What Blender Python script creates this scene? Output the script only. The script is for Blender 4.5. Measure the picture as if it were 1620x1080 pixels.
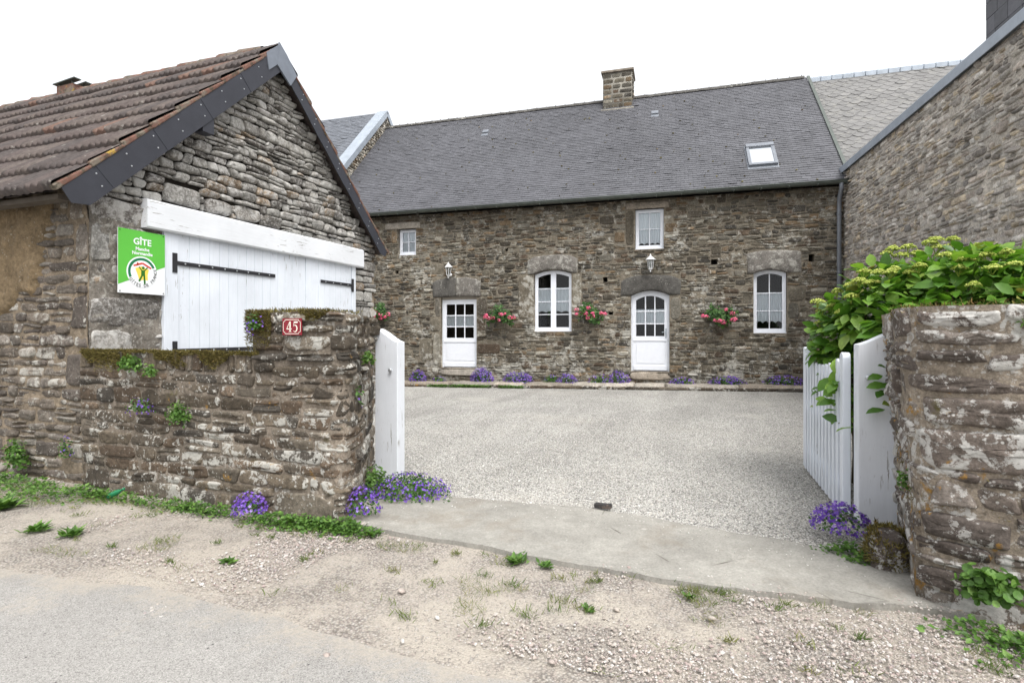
import bpy, math, random
import numpy as np
from mathutils import Vector, Matrix
for o in list(bpy.data.objects): bpy.data.objects.remove(o)
scene = bpy.context.scene
COL = scene.collection
R = math.radians
rng = np.random.default_rng(11)
random.seed(5)

# ------------------------------------------------------------------ camera, sky, sun
TH = math.atan(310/855.)
cam_d = bpy.data.cameras.new('camera'); cam = bpy.data.objects.new('camera', cam_d); COL.objects.link(cam)
cam.location = (0, 0, 1.55); cam.rotation_euler = (R(90), 0, TH)
cam_d.sensor_width = 36; cam_d.lens = 855/1620*36; cam_d.shift_y = -13/1620
cam_d.clip_start = .05; cam_d.clip_end = 3000
scene.camera = cam

SUN_EL, SUN_AZ = R(58), R(135)          # azimuth measured from +Y towards +X
w = bpy.data.worlds.new('World'); scene.world = w; w.use_nodes = True
nt = w.node_tree; nt.nodes.clear()
sky = nt.nodes.new('ShaderNodeTexSky'); sky.sky_type = 'NISHITA'; sky.sun_disc = False
sky.sun_elevation = SUN_EL; sky.sun_rotation = SUN_AZ; sky.air_density = 1.6; sky.dust_density = 6; sky.ozone_density = 1
hsv = nt.nodes.new('ShaderNodeHueSaturation'); hsv.inputs['Saturation'].default_value = .12
bgn = nt.nodes.new('ShaderNodeBackground'); bgn.inputs['Strength'].default_value = .15
wo = nt.nodes.new('ShaderNodeOutputWorld')
cl = nt.nodes.new('ShaderNodeMix'); cl.data_type = 'RGBA'; cl.blend_type = 'LIGHTEN'; cl.inputs[0].default_value = 1; cl.inputs[7].default_value = (4.5, 4.6, 4.8, 1)   # even bright cloud cover
nt.links.new(sky.outputs[0], hsv.inputs['Color']); nt.links.new(hsv.outputs[0], cl.inputs[6]); nt.links.new(cl.outputs[2], bgn.inputs['Color']); nt.links.new(bgn.outputs[0], wo.inputs['Surface'])
sd = bpy.data.lights.new('sun', 'SUN'); sd.energy = .8; sd.angle = R(26); sd.color = (1, .97, .92)
so = bpy.data.objects.new('sun', sd); COL.objects.link(so)
sv = Vector((math.sin(SUN_AZ)*math.cos(SUN_EL), math.cos(SUN_AZ)*math.cos(SUN_EL), math.sin(SUN_EL)))
so.rotation_euler = sv.to_track_quat('Z', 'Y').to_euler(); so.location = (8, -4, 14)
scene.view_settings.view_transform = 'Standard'; scene.view_settings.look = 'None'
scene.view_settings.exposure = 0.84; scene.view_settings.gamma = 1
scene.render.engine = 'CYCLES'
scene.cycles.use_denoising = True
scene.cycles.max_bounces = 6
scene.cycles.transparent_max_bounces = 12

# ------------------------------------------------------------------ numpy noise
def _h(ix, iy, iz):
    n = (ix*374761393 + iy*668265263 + iz*2147483647 % 4294967291) & 0xffffffff
    n = ((n ^ (n >> 13)) * 1274126177) & 0xffffffff
    n = (n ^ (n >> 16)) & 0xffff
    return n/32767.5 - 1
def vn(p):
    p = np.asarray(p, float); i = np.floor(p).astype(np.int64); f = p-i; f = f*f*(3-2*f)
    x, y, z = i[..., 0], i[..., 1], i[..., 2]*91
    z1 = z+91
    def L(a, b, t): return a+(b-a)*t
    c00 = L(_h(x, y, z), _h(x+1, y, z), f[..., 0]); c10 = L(_h(x, y+1, z), _h(x+1, y+1, z), f[..., 0])
    c01 = L(_h(x, y, z1), _h(x+1, y, z1), f[..., 0]); c11 = L(_h(x, y+1, z1), _h(x+1, y+1, z1), f[..., 0])
    return L(L(c00, c10, f[..., 1]), L(c01, c11, f[..., 1]), f[..., 2])
def fbm(p, o=3):
    p = np.asarray(p, float); s = 0; a = 1; t = 0
    for k in range(o):
        s = s+a*vn(p*2**k+k*17.3); t += a; a *= .5
    return s/t
def n2(u, v, k=0.):
    u, v = np.broadcast_arrays(np.asarray(u, float), np.asarray(v, float))
    return np.stack([u, v, np.full(u.shape, k)], -1)

# ------------------------------------------------------------------ mesh builder and objects
class MB:
    def __init__(self): self.v = []; self.n = 0; self.f = []; self.r = []; self.r2 = []
    def add(self, v, faces, rnd=.5, mi=0, rnd2=None):
        v = np.asarray(v, float).reshape(-1, 3); m = len(v)
        if isinstance(faces, np.ndarray): groups = [faces]
        else:
            d = {}
            for f in faces: d.setdefault(len(f), []).append(f)
            groups = [np.array(x) for x in d.values()]
        for g in groups: self.f.append((g+self.n, mi))
        self.v.append(v); self.n += m
        self.r.append(np.broadcast_to(np.asarray(rnd, float), (m,)))
        self.r2.append(np.broadcast_to(np.asarray(rnd if rnd2 is None else rnd2, float), (m,)))
    def box(self, a, b, rnd=.5, mi=0, rot=None):
        x0, y0, z0 = a; x1, y1, z1 = b
        v = np.array([(x0,y0,z0),(x1,y0,z0),(x1,y1,z0),(x0,y1,z0),(x0,y0,z1),(x1,y0,z1),(x1,y1,z1),(x0,y1,z1)], float)
        if rot is not None:
            c = v.mean(0); v = (v-c)@np.array(rot).T+c
        self.add(v, np.array([(0,3,2,1),(4,5,6,7),(0,1,5,4),(1,2,6,5),(2,3,7,6),(3,0,4,7)]), rnd, mi)
    def prism(self, poly, fn, d0, d1, rnd=.5, mi=0):
        """poly of 2D points, fn(p, d) -> 3D"""
        n = len(poly)
        v = [fn(p, d0) for p in poly]+[fn(p, d1) for p in poly]
        f = [tuple(range(n)), tuple(range(2*n-1, n-1, -1))]+[(i, i+n, (i+1) % n+n, (i+1) % n) for i in range(n)]
        self.add(v, f, rnd, mi)
    def tube(self, pts, rad, k=8, rnd=.5, mi=0, cap=True):
        pts = np.array(pts, float); m = len(pts); rad = np.broadcast_to(rad, (m,))
        t = np.gradient(pts, axis=0); t /= np.linalg.norm(t, axis=1)[:, None]+1e-9
        up = np.array([0, 0, 1.]) if abs(t[0][2]) < .9 else np.array([1., 0, 0])
        V = []
        for i in range(m):
            a = np.cross(t[i], up); a /= np.linalg.norm(a); b = np.cross(t[i], a)
            an = np.arange(k)*2*math.pi/k
            V.append(pts[i]+rad[i]*(np.cos(an)[:, None]*a+np.sin(an)[:, None]*b))
        f = [(i*k+j, i*k+(j+1) % k, (i+1)*k+(j+1) % k, (i+1)*k+j) for i in range(m-1) for j in range(k)]
        if cap: f += [tuple(range(k-1, -1, -1)), tuple((m-1)*k+j for j in range(k))]
        self.add(np.concatenate(V), f, rnd, mi)
    def lathe(self, prof, k=12, loc=(0,0,0), rnd=.5, mi=0):
        an = np.arange(k)*2*math.pi/k
        V = np.concatenate([np.stack([r*np.cos(an), r*np.sin(an), np.full(k, z)], 1) for r, z in prof])+np.array(loc)
        m = len(prof)
        f = [(i*k+j, i*k+(j+1) % k, (i+1)*k+(j+1) % k, (i+1)*k+j) for i in range(m-1) for j in range(k)]
        f += [tuple(range(k-1, -1, -1)), tuple((m-1)*k+j for j in range(k))]
        self.add(V, f, rnd, mi)
    def grid(self, fn, us, vs, keep=None, rnd=.5, mi=0):
        us = np.asarray(us, float); vs = np.asarray(vs, float)
        U, V = np.meshgrid(us, vs); P = fn(U, V); nu = len(us)
        j, i = np.meshgrid(np.arange(len(vs)-1), np.arange(nu-1), indexing='ij')
        f = np.stack([j*nu+i, j*nu+i+1, (j+1)*nu+i+1, (j+1)*nu+i], -1)
        if keep is not None:
            uc = (us[1:]+us[:-1])/2; vc = (vs[1:]+vs[:-1])/2
            f = f[keep(*np.meshgrid(uc, vc))]
        self.add(P.reshape(-1, 3), f.reshape(-1, 4), rnd, mi)
    def inst(self, tv, tf, P, D, N, S, rnd=None, mi=0):
        tv = np.asarray(tv, float); P = np.asarray(P, float); m = len(P)
        D = D/(np.linalg.norm(D, axis=1)[:, None]+1e-9)
        Z = N-(N*D).sum(1)[:, None]*D; Z /= np.linalg.norm(Z, axis=1)[:, None]+1e-9
        Y = np.cross(Z, D); S = np.broadcast_to(S, (m,))[:, None, None]
        v = P[:, None, :]+S*(tv[None, :, 0:1]*D[:, None]+tv[None, :, 1:2]*Y[:, None]+tv[None, :, 2:3]*Z[:, None])
        k = len(tv); rnd = rng.random(m) if rnd is None else np.broadcast_to(rnd, (m,))
        d = {}
        for f in tf: d.setdefault(len(f), []).append(f)
        rr = np.repeat(rnd, k); first = True; base = self.n
        self.v.append(v.reshape(-1, 3)); self.n += m*k; self.r.append(rr); self.r2.append(rr)
        for g in d.values():
            g = np.array(g); self.f.append(((np.arange(m)[:, None, None]*k+g[None]+base).reshape(-1, g.shape[1]), mi))
    def build(self, name, mat, parent=None, smooth=False, bevel=0, off=None, props=None):
        me = bpy.data.meshes.new(name)
        V = np.concatenate(self.v) if self.v else np.zeros((0, 3))
        if off is not None: V = V-np.asarray(off, float)
        me.vertices.add(len(V)); me.vertices.foreach_set('co', V.ravel().astype(np.float32))
        L = np.concatenate([g.ravel() for g, _ in self.f]); tot = np.concatenate([np.full(len(g), g.shape[1]) for g, _ in self.f])
        st = np.concatenate([[0], np.cumsum(tot)[:-1]]); mi = np.concatenate([np.full(len(g), m) for g, m in self.f])
        me.loops.add(len(L)); me.loops.foreach_set('vertex_index', L.astype(np.int32))
        me.polygons.add(len(tot)); me.polygons.foreach_set('loop_start', st.astype(np.int32))
        me.polygons.foreach_set('material_index', mi.astype(np.int32))
        me.update(calc_edges=True)
        if smooth: me.polygons.foreach_set('use_smooth', np.ones(len(tot), bool))
        else: me.polygons.foreach_set('use_smooth', np.zeros(len(tot), bool))
        for nm, a in (('rnd', self.r), ('rnd2', self.r2)):
            at = me.attributes.new(nm, 'FLOAT', 'POINT'); at.data.foreach_set('value', np.concatenate(a).astype(np.float32))
        for m in (mat if isinstance(mat, (list, tuple)) else [mat]): me.materials.append(m)
        me.validate()
        o = bpy.data.objects.new(name, me); COL.objects.link(o)
        if parent is not None: o.parent = parent
        if bevel:
            b = o.modifiers.new('bevel', 'BEVEL'); b.width = bevel; b.segments = 2; b.limit_method = 'ANGLE'; b.angle_limit = R(40)
        if props:
            for k, x in props.items(): o[k] = x
        return o
def thing(name, label, cat, loc=(0,0,0), rotz=0, group=None):
    o = bpy.data.objects.new(name, None); COL.objects.link(o); o.empty_display_size = .2
    o.location = loc; o.rotation_euler = (0, 0, rotz); o['label'] = label; o['category'] = cat
    if group: o['group'] = group
    return o
def tag(o, label, cat, group=None):
    o['label'] = label; o['category'] = cat
    if group: o['group'] = group
    return o

# ------------------------------------------------------------------ materials
class NT:
    def __init__(s, name):
        s.m = bpy.data.materials.new(name); s.m.use_nodes = True; s.t = s.m.node_tree; s.t.nodes.clear()
        s.out = s.n('ShaderNodeOutputMaterial'); s.b = s.n('ShaderNodeBsdfPrincipled'); s.l(s.b.outputs[0], s.out.inputs['Surface'])
        s.tc = s.n('ShaderNodeTexCoord').outputs['Object']
    def n(s, t, **k):
        x = s.t.nodes.new(t)
        for a, v in k.items(): setattr(x, a, v)
        return x
    def l(s, a, b): s.t.links.new(a, b)
    def set(s, inp, v):
        if hasattr(v, 'is_linked') or isinstance(v, bpy.types.NodeSocket): s.l(v, inp)
        else:
            if isinstance(v, (tuple, list)) and len(v) == 3 and inp.type == 'RGBA': v = (*v, 1)
            inp.default_value = v
    def noise(s, scale, detail=4, rough=.6, vec=None, dist=0, out='Fac'):
        x = s.n('ShaderNodeTexNoise'); x.inputs['Scale'].default_value = scale; x.inputs['Detail'].default_value = detail
        x.inputs['Roughness'].default_value = rough; x.inputs['Distortion'].default_value = dist
        s.l(vec or s.tc, x.inputs['Vector']); return x.outputs[out]
    def vor(s, scale, out='Distance', feature='F1', vec=None, rand=1):
        x = s.n('ShaderNodeTexVoronoi'); x.feature = feature; x.inputs['Scale'].default_value = scale
        x.inputs['Randomness'].default_value = rand
        s.l(vec or s.tc, x.inputs['Vector']); return x.outputs[out]
    def mapv(s, scale=(1,1,1), rot=(0,0,0), loc=(0,0,0)):
        x = s.n('ShaderNodeMapping'); x.inputs['Scale'].default_value = scale; x.inputs['Rotation'].default_value = rot; x.inputs['Location'].default_value = loc
        s.l(s.tc, x.inputs['Vector']); return x.outputs[0]
    def attr(s, name='rnd'):
        x = s.n('ShaderNodeAttribute'); x.attribute_name = name; return x.outputs['Fac']
    def ramp(s, fac, stops, interp='LINEAR'):
        x = s.n('ShaderNodeValToRGB'); cr = x.color_ramp; cr.interpolation = interp
        while len(cr.elements) < len(stops): cr.elements.new(.5)
        for e, (p, c) in zip(cr.elements, stops):
            e.position = p; e.color = (c, c, c, 1) if isinstance(c, (int, float)) else (*c, 1)
        s.l(fac, x.inputs[0]); return x.outputs[0]
    def step(s, fac, a, b): return s.ramp(fac, [(a, 0.), (b, 1.)])
    def math(s, op, a, b=0., c=None):
        x = s.n('ShaderNodeMath', operation=op); s.set(x.inputs[0], a); s.set(x.inputs[1], b)
        if c is not None: s.set(x.inputs[2], c)
        return x.outputs[0]
    def mix(s, fac, a, b, blend='MIX'):
        x = s.n('ShaderNodeMix', data_type='RGBA', blend_type=blend); s.set(x.inputs[0], fac); s.set(x.inputs[6], a); s.set(x.inputs[7], b)
        return x.outputs[2]
    def mul(s, col, fac): return s.mix(1., col, fac, 'MULTIPLY')
    def bump(s, h, strength=.5, dist=.01):
        x = s.n('ShaderNodeBump'); x.inputs['Strength'].default_value = strength; x.inputs['Distance'].default_value = dist
        s.l(h, x.inputs['Height']); s.l(x.outputs[0], s.b.inputs['Normal']); return x
    def done(s, col, rough=.9, spec=.3, metal=0):
        s.set(s.b.inputs['Base Color'], col); s.set(s.b.inputs['Roughness'], rough)
        s.b.inputs['Specular IOR Level'].default_value = spec; s.b.inputs['Metallic'].default_value = metal
        return s.m

def stone_mat(name, pal, rosette=0, zlow=0, regamp=.35, lich=(.58, .05, 9, .5), orange=(.72, 7), moss=(.72, 3), var=(.5, 1.42), mlow=None, lcol=(.44,.43,.39), bump=.6, fine=30):
    s = NT(name)
    n = len(pal); base = s.ramp(s.attr('rnd'), [((i+.0)/n, c) for i, c in enumerate(pal)], 'CONSTANT')
    base = s.mul(base, s.ramp(s.attr('rnd2'), [(0, .7), (1, 1.3)]))
    f = s.noise(fine, 6, .7); f2 = s.noise(fine*.22, 5, .65)
    base = s.mul(base, s.ramp(f, [(.25, var[0]), (.75, var[1])]))
    base = s.mul(base, s.ramp(f2, [(.3, .68), (.7, 1.28)])); f4 = s.noise(fine*3.2, 4, .75); base = s.mul(base, s.ramp(f4, [(.3, .72), (.7, 1.25)]))
    big = s.noise(.5, 3, .6); base = s.mul(base, s.ramp(big, [(.3, .8), (.7, 1.18)]))
    th, wd, sc, am = lich
    l1 = s.noise(sc, 7, .68, dist=.4); l2 = s.noise(sc*4.3, 4, .7); reg = s.noise(1.1, 3, .6)
    lm = s.math('ADD', s.math('MULTIPLY', l1, .75), s.math('ADD', s.math('MULTIPLY', l2, .25), s.math('MULTIPLY', s.math('SUBTRACT', reg, .5), regamp)))
    if zlow:
        sz = s.n('ShaderNodeSeparateXYZ'); s.l(s.tc, sz.inputs[0]); mr = s.n('ShaderNodeMapRange'); s.l(sz.outputs[2], mr.inputs[0]); mr.inputs[1].default_value = 1.9; mr.inputs[2].default_value = .4; mr.inputs[3].default_value = 0; mr.inputs[4].default_value = zlow; lm = s.math('ADD', lm, mr.outputs[0])
    lm = s.math('ADD', lm, s.math('MULTIPLY', s.math('SUBTRACT', s.attr('rnd2'), .5), .12))
    lf = s.math('MULTIPLY', s.step(lm, th, th+wd), am)
    base = s.mix(lf, base, s.mul(lcol, s.ramp(f, [(.3, .75), (.7, 1.2)])))
    l5 = s.noise(sc*2.6, 7, .75, vec=s.mapv(loc=(17, 3, 29))); base = s.mix(s.math('MULTIPLY', s.step(l5, th+.035, th+.035+wd*.7), am*.75), base, s.mul(lcol, s.ramp(f4, [(.3, .8), (.7, 1.1)])))
    if rosette:
        dv = s.n('ShaderNodeVectorMath', operation='MULTIPLY_ADD'); s.l(s.noise(9, 3, .6, out='Color'), dv.inputs[0]); dv.inputs[1].default_value = (.07,.07,.07); s.l(s.tc, dv.inputs[2])
        rd_ = s.vor(7.5, 'Distance', vec=dv.outputs[0]); rm0 = s.ramp(rd_, [(0, .5), (.10, .35), (.16, .95), (.20, 1.), (.225, 0.)]); gate = s.step(s.noise(2.1, 3, .6, vec=s.mapv(loc=(2, 9, 5))), .52, .58)
        base = s.mix(s.math('MULTIPLY', s.math('MULTIPLY', rm0, gate), .85), base, s.mul(lcol, s.ramp(f4, [(.3, .75), (.7, 1.1)])))
    # small round lichen spots
    sp = s.vor(26, 'Distance'); spm = s.math('MULTIPLY', s.ramp(sp, [(.16, 1.), (.24, 0.)]), s.step(s.noise(3.3, 2), .5, .6))
    base = s.mix(s.math('MULTIPLY', spm, am), base, lcol)
    if orange:
        o1 = s.noise(orange[1], 5, .65, vec=s.mapv(loc=(31, 7, 3)))
        base = s.mix(s.math('MULTIPLY', s.step(o1, orange[0], orange[0]+.05), .85), base, (.30, .165, .035))
    if moss:
        m1 = s.noise(moss[1], 6, .7, vec=s.mapv(loc=(3, 47, 13)))
        base = s.mix(s.math('MULTIPLY', s.step(m1, moss[0], moss[0]+.08), .85), base, (.085, .075, .022))
    h = s.math('ADD', s.math('MULTIPLY', f, .7), s.math('MULTIPLY', f2, 1.))
    s.bump(h, bump, .012)
    return s.done(base, .92, .2)
def mortar_mat(name, c1, c2, bump=.7):
    s = NT(name); f = s.noise(40, 6, .75); f2 = s.noise(3, 5, .7); f3 = s.noise(11, 5, .7)
    c = s.mix(s.step(f2, .35, .65), c1, c2); c = s.mul(c, s.ramp(f, [(.25, .6), (.75, 1.25)])); c = s.mul(c, s.ramp(f3, [(.3, .65), (.7, 1.2)]))
    s.bump(s.math('ADD', f, f3), bump, .015); return s.done(c, .95, .15)
def flat_mat(name, c, rough=.6, var=.15, scale=12, spec=.4, metal=0, bump=0):
    s = NT(name); f = s.noise(scale, 5, .65); col = s.mul(c, s.ramp(f, [(.3, 1-var), (.7, 1+var)]))
    if bump: s.bump(f, bump, .004)
    return s.done(col, rough, spec, metal)

GREY=(.22,.205,.185); DKGREY=(.12,.112,.105); BROWN=(.16,.115,.08); PURP=(.135,.105,.098); OCHRE=(.27,.195,.11); PALE=(.34,.32,.285); RED=(.18,.10,.07)
M = {}
M['house_stone'] = stone_mat('house_stone', [(.138,.122,.095),(.085,.073,.057),(.165,.147,.114),(.068,.062,.053),(.122,.105,.08),(.225,.208,.172),(.175,.128,.082),(.105,.095,.079),(.10,.074,.053),(.15,.138,.114)], lich=(.565,.07,7,.65), orange=(.77,5), moss=(.74,2.5), bump=.9, zlow=.06, regamp=.6)
M['house_mortar'] = stone_mat('house_mortar', [(.20,.174,.135)], zlow=.06, regamp=.6, lich=(.56,.07,7,.6), orange=None, moss=None, var=(.45,1.35), bump=1.)
M['granite'] = stone_mat('granite', [(.118,.112,.103),(.10,.096,.09),(.135,.125,.113)], lich=(.575,.06,9,.65), orange=None, moss=None, bump=.5, fine=45)
M['gable_stone'] = stone_mat('gable_stone', [(.29,.28,.26),(.20,.185,.168),(.33,.32,.295),(.14,.127,.116),(.25,.237,.215),(.30,.287,.265),(.24,.185,.132),(.22,.208,.19),(.17,.157,.14)], lich=(.475,.11,11,.8), orange=(.78,5), moss=(.77,3), lcol=(.47,.46,.44), bump=1.)
M['gable_mortar'] = mortar_mat('gable_mortar', (.035,.031,.028), (.06,.052,.043))
M['corner_render'] = stone_mat('corner_render', [(.20,.18,.155)], lich=(.52,.1,8,.75), orange=(.76,5), moss=(.72,3), var=(.45,1.35), bump=1.3, fine=24)
M['side_stone'] = stone_mat('side_stone', [(.185,.16,.135),(.14,.118,.097),(.225,.205,.18),(.115,.098,.085),(.165,.145,.125)], rosette=1, lich=(.56,.06,8,.7), orange=(.74,4), moss=(.72,2.5), bump=1.)
M['side_mortar'] = stone_mat('side_mortar', [(.235,.19,.14)], lich=(.61,.07,6,.4), orange=(.73,4), moss=(.72,2.5), var=(.4,1.4), bump=1.4, fine=18)
M['cob'] = stone_mat('cob_render', [(.205,.152,.092)], lich=(.62,.08,5,.4), orange=None, moss=(.74,2.5), var=(.5,1.35), bump=1.3, fine=20)
M['front_stone'] = stone_mat('front_stone', [(.102,.083,.062),(.078,.065,.051),(.124,.101,.075),(.066,.058,.049),(.110,.082,.059),(.145,.124,.098)], rosette=1, lich=(.572,.03,9,.85), orange=(.665,5), moss=(.645,2.6), lcol=(.43,.42,.385), bump=.9)
M['front_mortar'] = stone_mat('front_mortar', [(.205,.172,.138)], rosette=1, lich=(.57,.05,8,.75), orange=(.665,5), moss=(.63,2.6), lcol=(.43,.41,.375), var=(.4,1.35), bump=1.3)
M['pillar_stone'] = stone_mat('pillar_stone', [(.145,.12,.103),(.115,.095,.083),(.18,.155,.135),(.125,.105,.092)], rosette=1, lich=(.524,.03,6,.9), orange=(.615,7), moss=(.645,3.4), lcol=(.47,.46,.435), bump=.9)
M['pillar_mortar'] = stone_mat('pillar_mortar', [(.28,.235,.185)], rosette=1, lich=(.535,.04,6,.85), orange=(.60,7), moss=(.65,3.4), lcol=(.47,.46,.435), var=(.4,1.35), bump=1.3)
M['right_stone'] = stone_mat('right_stone', [(.49,.46,.42),(.41,.375,.34),(.53,.50,.46),(.35,.32,.29),(.45,.395,.345),(.48,.41,.315),(.31,.29,.268)], lich=(.58,.06,8,.6), orange=(.74,3), moss=None, lcol=(.5,.49,.46), bump=1.)
M['right_mortar'] = stone_mat('right_mortar', [(.49,.45,.395)], lich=(.60,.06,8,.5), orange=None, moss=None, var=(.45,1.3), bump=1.)
M['chim_mortar'] = mortar_mat('chim_mortar', (.30,.285,.25), (.24,.225,.195), .4)

def white_mat(name, c=(.70,.725,.77), wear=.72, axis=(6, 6, .5)):
    s = NT(name); v = s.mapv(scale=axis)
    g = s.noise(7, 5, .65, vec=v); wmask = s.math('MULTIPLY', s.step(g, wear, wear+.03), s.step(s.noise(1.6, 3), .47, .6))
    d = s.noise(1.3, 4, .6)
    col = s.mul(c, s.ramp(d, [(.3, .90), (.7, 1.04)])); col = s.mul(col, s.ramp(g, [(.3, .95), (.7, 1.03)]))
    col = s.mix(wmask, col, (.20, .185, .165)); s.bump(g, .12, .004)
    return s.done(col, .5, .35)
M['white'] = white_mat('white_paint', c=(.69,.73,.79), wear=.63)
M['white_worn'] = white_mat('worn_white_paint', wear=.585)
M['white_beam'] = white_mat('white_beam_paint', c=(.70,.72,.75), wear=.61, axis=(6, .45, 6))
M['upvc'] = flat_mat('window_white', (.72,.745,.80), .4, .03)
M['black_iron'] = flat_mat('black_iron', (.022,.022,.026), .5, .2)
M['bolt'] = flat_mat('bolt_metal', (.5,.52,.54), .35, .1, metal=.6)
M['slateboard'] = flat_mat('slate_board', (.034,.036,.046), .55, .12, 6)
M['slateboard_light'] = flat_mat('slate_board_light', (.16,.18,.215), .5, .12, 6)
M['zinc'] = flat_mat('zinc', (.33,.37,.42), .45, .15, 4, metal=.25)
M['gutter'] = flat_mat('gutter_zinc', (.085,.098,.088), .5, .2, 6, metal=.2)
M['pipe'] = flat_mat('pipe_zinc', (.18,.195,.22), .45, .12, 6, metal=.2)
def slate_mat(name, c, spots=.78):
    s = NT(name)
    col = s.mul(c, s.ramp(s.attr('rnd'), [(0, .82), (.5, 1.), (1, 1.18)]))
    f = s.noise(14, 5, .65); col = s.mul(col, s.ramp(f, [(.3, .85), (.7, 1.15)]))
    col = s.mul(col, s.ramp(s.noise(.45, 4, .6), [(.3, .86), (.7, 1.12)]))
    col = s.mix(s.math('MULTIPLY', s.step(s.noise(5, 4, .6, vec=s.mapv(loc=(9,2,4))), spots, spots+.04), .7), col, (.20,.195,.18))
    col = s.mix(s.step(s.noise(1.6, 3, .55, vec=s.mapv(loc=(21,2,4))), .745, .79), col, (.22,.15,.06))
    s.bump(f, .25, .004); return s.done(col, .58, .45)
M['slate'] = slate_mat('roof_slate', (.083,.084,.094))
M['oldslate'] = slate_mat('old_slate', (.145,.142,.138), .56)
M['bluslate'] = slate_mat('blue_slate', (.125,.135,.155), .66)
def tile_mat():
    s = NT('roof_tile')
    f = s.noise(16, 6, .7); g = s.noise(2.2, 4, .65)
    col = s.ramp(s.attr('rnd'), [(0, (.090,.073,.068)), (.4, (.074,.063,.060)), (.7, (.103,.085,.077)), (.975, (.14,.088,.07))], 'CONSTANT')
    col = s.mix(s.math('MULTIPLY', s.step(g, .66, .82), .2), col, (.12,.075,.06)); col = s.mul(col, s.ramp(f, [(.25, .6), (.75, 1.35)]))
    col = s.mix(s.math('MULTIPLY', s.step(s.noise(7, 6, .7), .60, .68), .6), col, (.27,.26,.235))
    col = s.mix(s.math('MULTIPLY', s.step(s.noise(4, 5, .7, vec=s.mapv(loc=(5,5,9))), .62, .72), .6), col, (.055,.052,.042))
    s.bump(f, .5, .008); return s.done(col, .9, .2)
M['tile'] = tile_mat()
s = NT('terracotta'); f = s.noise(14, 6, .7)
c = s.mul((.17,.09,.07), s.ramp(f, [(.3, .65), (.7, 1.25)])); c = s.mix(s.math('MULTIPLY', s.step(s.noise(5, 5, .7), .47, .58), .85), c, (.17,.155,.125)); c = s.mix(s.math('MULTIPLY', s.step(s.noise(9, 5, .7, vec=s.mapv(loc=(1,8,5))), .52, .6), .8), c, (.06,.055,.04))
c = s.mix(s.step(s.noise(6, 4, .6, vec=s.mapv(loc=(4,8,1))), .64, .7), c, (.33,.22,.05)); s.bump(f, .4, .006)
M['terracotta'] = s.done(c, .9, .2)
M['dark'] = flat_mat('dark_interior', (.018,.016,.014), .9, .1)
M['dark_wood'] = flat_mat('dark_wood', (.10,.085,.07), .85, .2, 14)
M['shaded_beige'] = flat_mat('shaded_beige', (.36,.33,.29), .8, .12, 20)
# glass
m = bpy.data.materials.new('window_glass'); m.use_nodes = True; t = m.node_tree; t.nodes.clear()
o_ = t.nodes.new('ShaderNodeOutputMaterial'); mx = t.nodes.new('ShaderNodeMixShader'); tr = t.nodes.new('ShaderNodeBsdfTransparent'); gl = t.nodes.new('ShaderNodeBsdfGlossy'); fr = t.nodes.new('ShaderNodeFresnel')
fr.inputs[0].default_value = 1.5; gl.inputs['Roughness'].default_value = .02; tr.inputs[0].default_value = (.85,.88,.88,1)
t.links.new(fr.outputs[0], mx.inputs[0]); t.links.new(tr.outputs[0], mx.inputs[1]); t.links.new(gl.outputs[0], mx.inputs[2]); t.links.new(mx.outputs[0], o_.inputs[0])
M['glass'] = m
M['skyglass'] = flat_mat('skylight_glass', (.80,.83,.86), .03, .02, spec=1., metal=.95)
s = NT('lace'); v = s.vor(90, 'Distance', vec=s.mapv(scale=(1,.05,1))); c = s.mul((.82,.85,.90), s.ramp(v, [(.1, .78), (.4, 1.05)])); M['lace'] = s.done(c, .9, .1)
# leaves
def leaf_mat(name, stops, trans=.25, rough=.5):
    s = NT(name); c = s.ramp(s.attr('rnd'), stops); c = s.mul(c, s.ramp(s.noise(35, 3), [(.3, .85), (.7, 1.15)]))
    s.done(c, rough, .35)
    tl = s.n('ShaderNodeBsdfTranslucent'); s.l(s.mix(1., c, (1.1,1.25,.6), 'MULTIPLY'), tl.inputs[0])
    mxs = s.n('ShaderNodeMixShader'); mxs.inputs[0].default_value = trans; s.l(s.b.outputs[0], mxs.inputs[1]); s.l(tl.outputs[0], mxs.inputs[2]); s.l(mxs.outputs[0], s.out.inputs['Surface'])
    return s.m
M['hyd_leaf'] = leaf_mat('hydrangea_leaf', [(0, (.05,.125,.018)), (.45, (.10,.22,.028)), (.8, (.17,.30,.045)), (.97, (.21,.34,.06)), (1, (.22,.15,.06))], .34, .36)
M['hyd_flower'] = leaf_mat('hydrangea_bud', [(0, (.24,.33,.045)), (.5, (.40,.46,.09)), (1, (.56,.60,.18))], .15, .7)
M['camp_leaf'] = leaf_mat('bellflower_leaf', [(0, (.03,.08,.015)), (.6, (.06,.15,.03)), (1, (.11,.22,.045))])
M['camp_flower'] = leaf_mat('bellflower_petal', [(0, (.085,.03,.29)), (.5, (.16,.07,.45)), (.88, (.26,.14,.58)), (1, (.42,.32,.70))], .25, .6)
M['ger_leaf'] = leaf_mat('geranium_leaf', [(0, (.02,.06,.012)), (.6, (.045,.12,.025)), (1, (.10,.19,.05))])
M['ger_flower'] = leaf_mat('geranium_petal', [(0, (.70,.07,.20)), (.6, (.86,.17,.33)), (1, (.92,.36,.48))], .2, .6)
M['weed'] = leaf_mat('weed_leaf', [(0, (.045,.10,.018)), (.6, (.09,.19,.035)), (1, (.16,.28,.06))], .3)
M['drygrass'] = leaf_mat('dry_grass', [(0, (.07,.12,.025)), (.5, (.14,.17,.05)), (1, (.26,.22,.10))], .2, .8)
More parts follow.
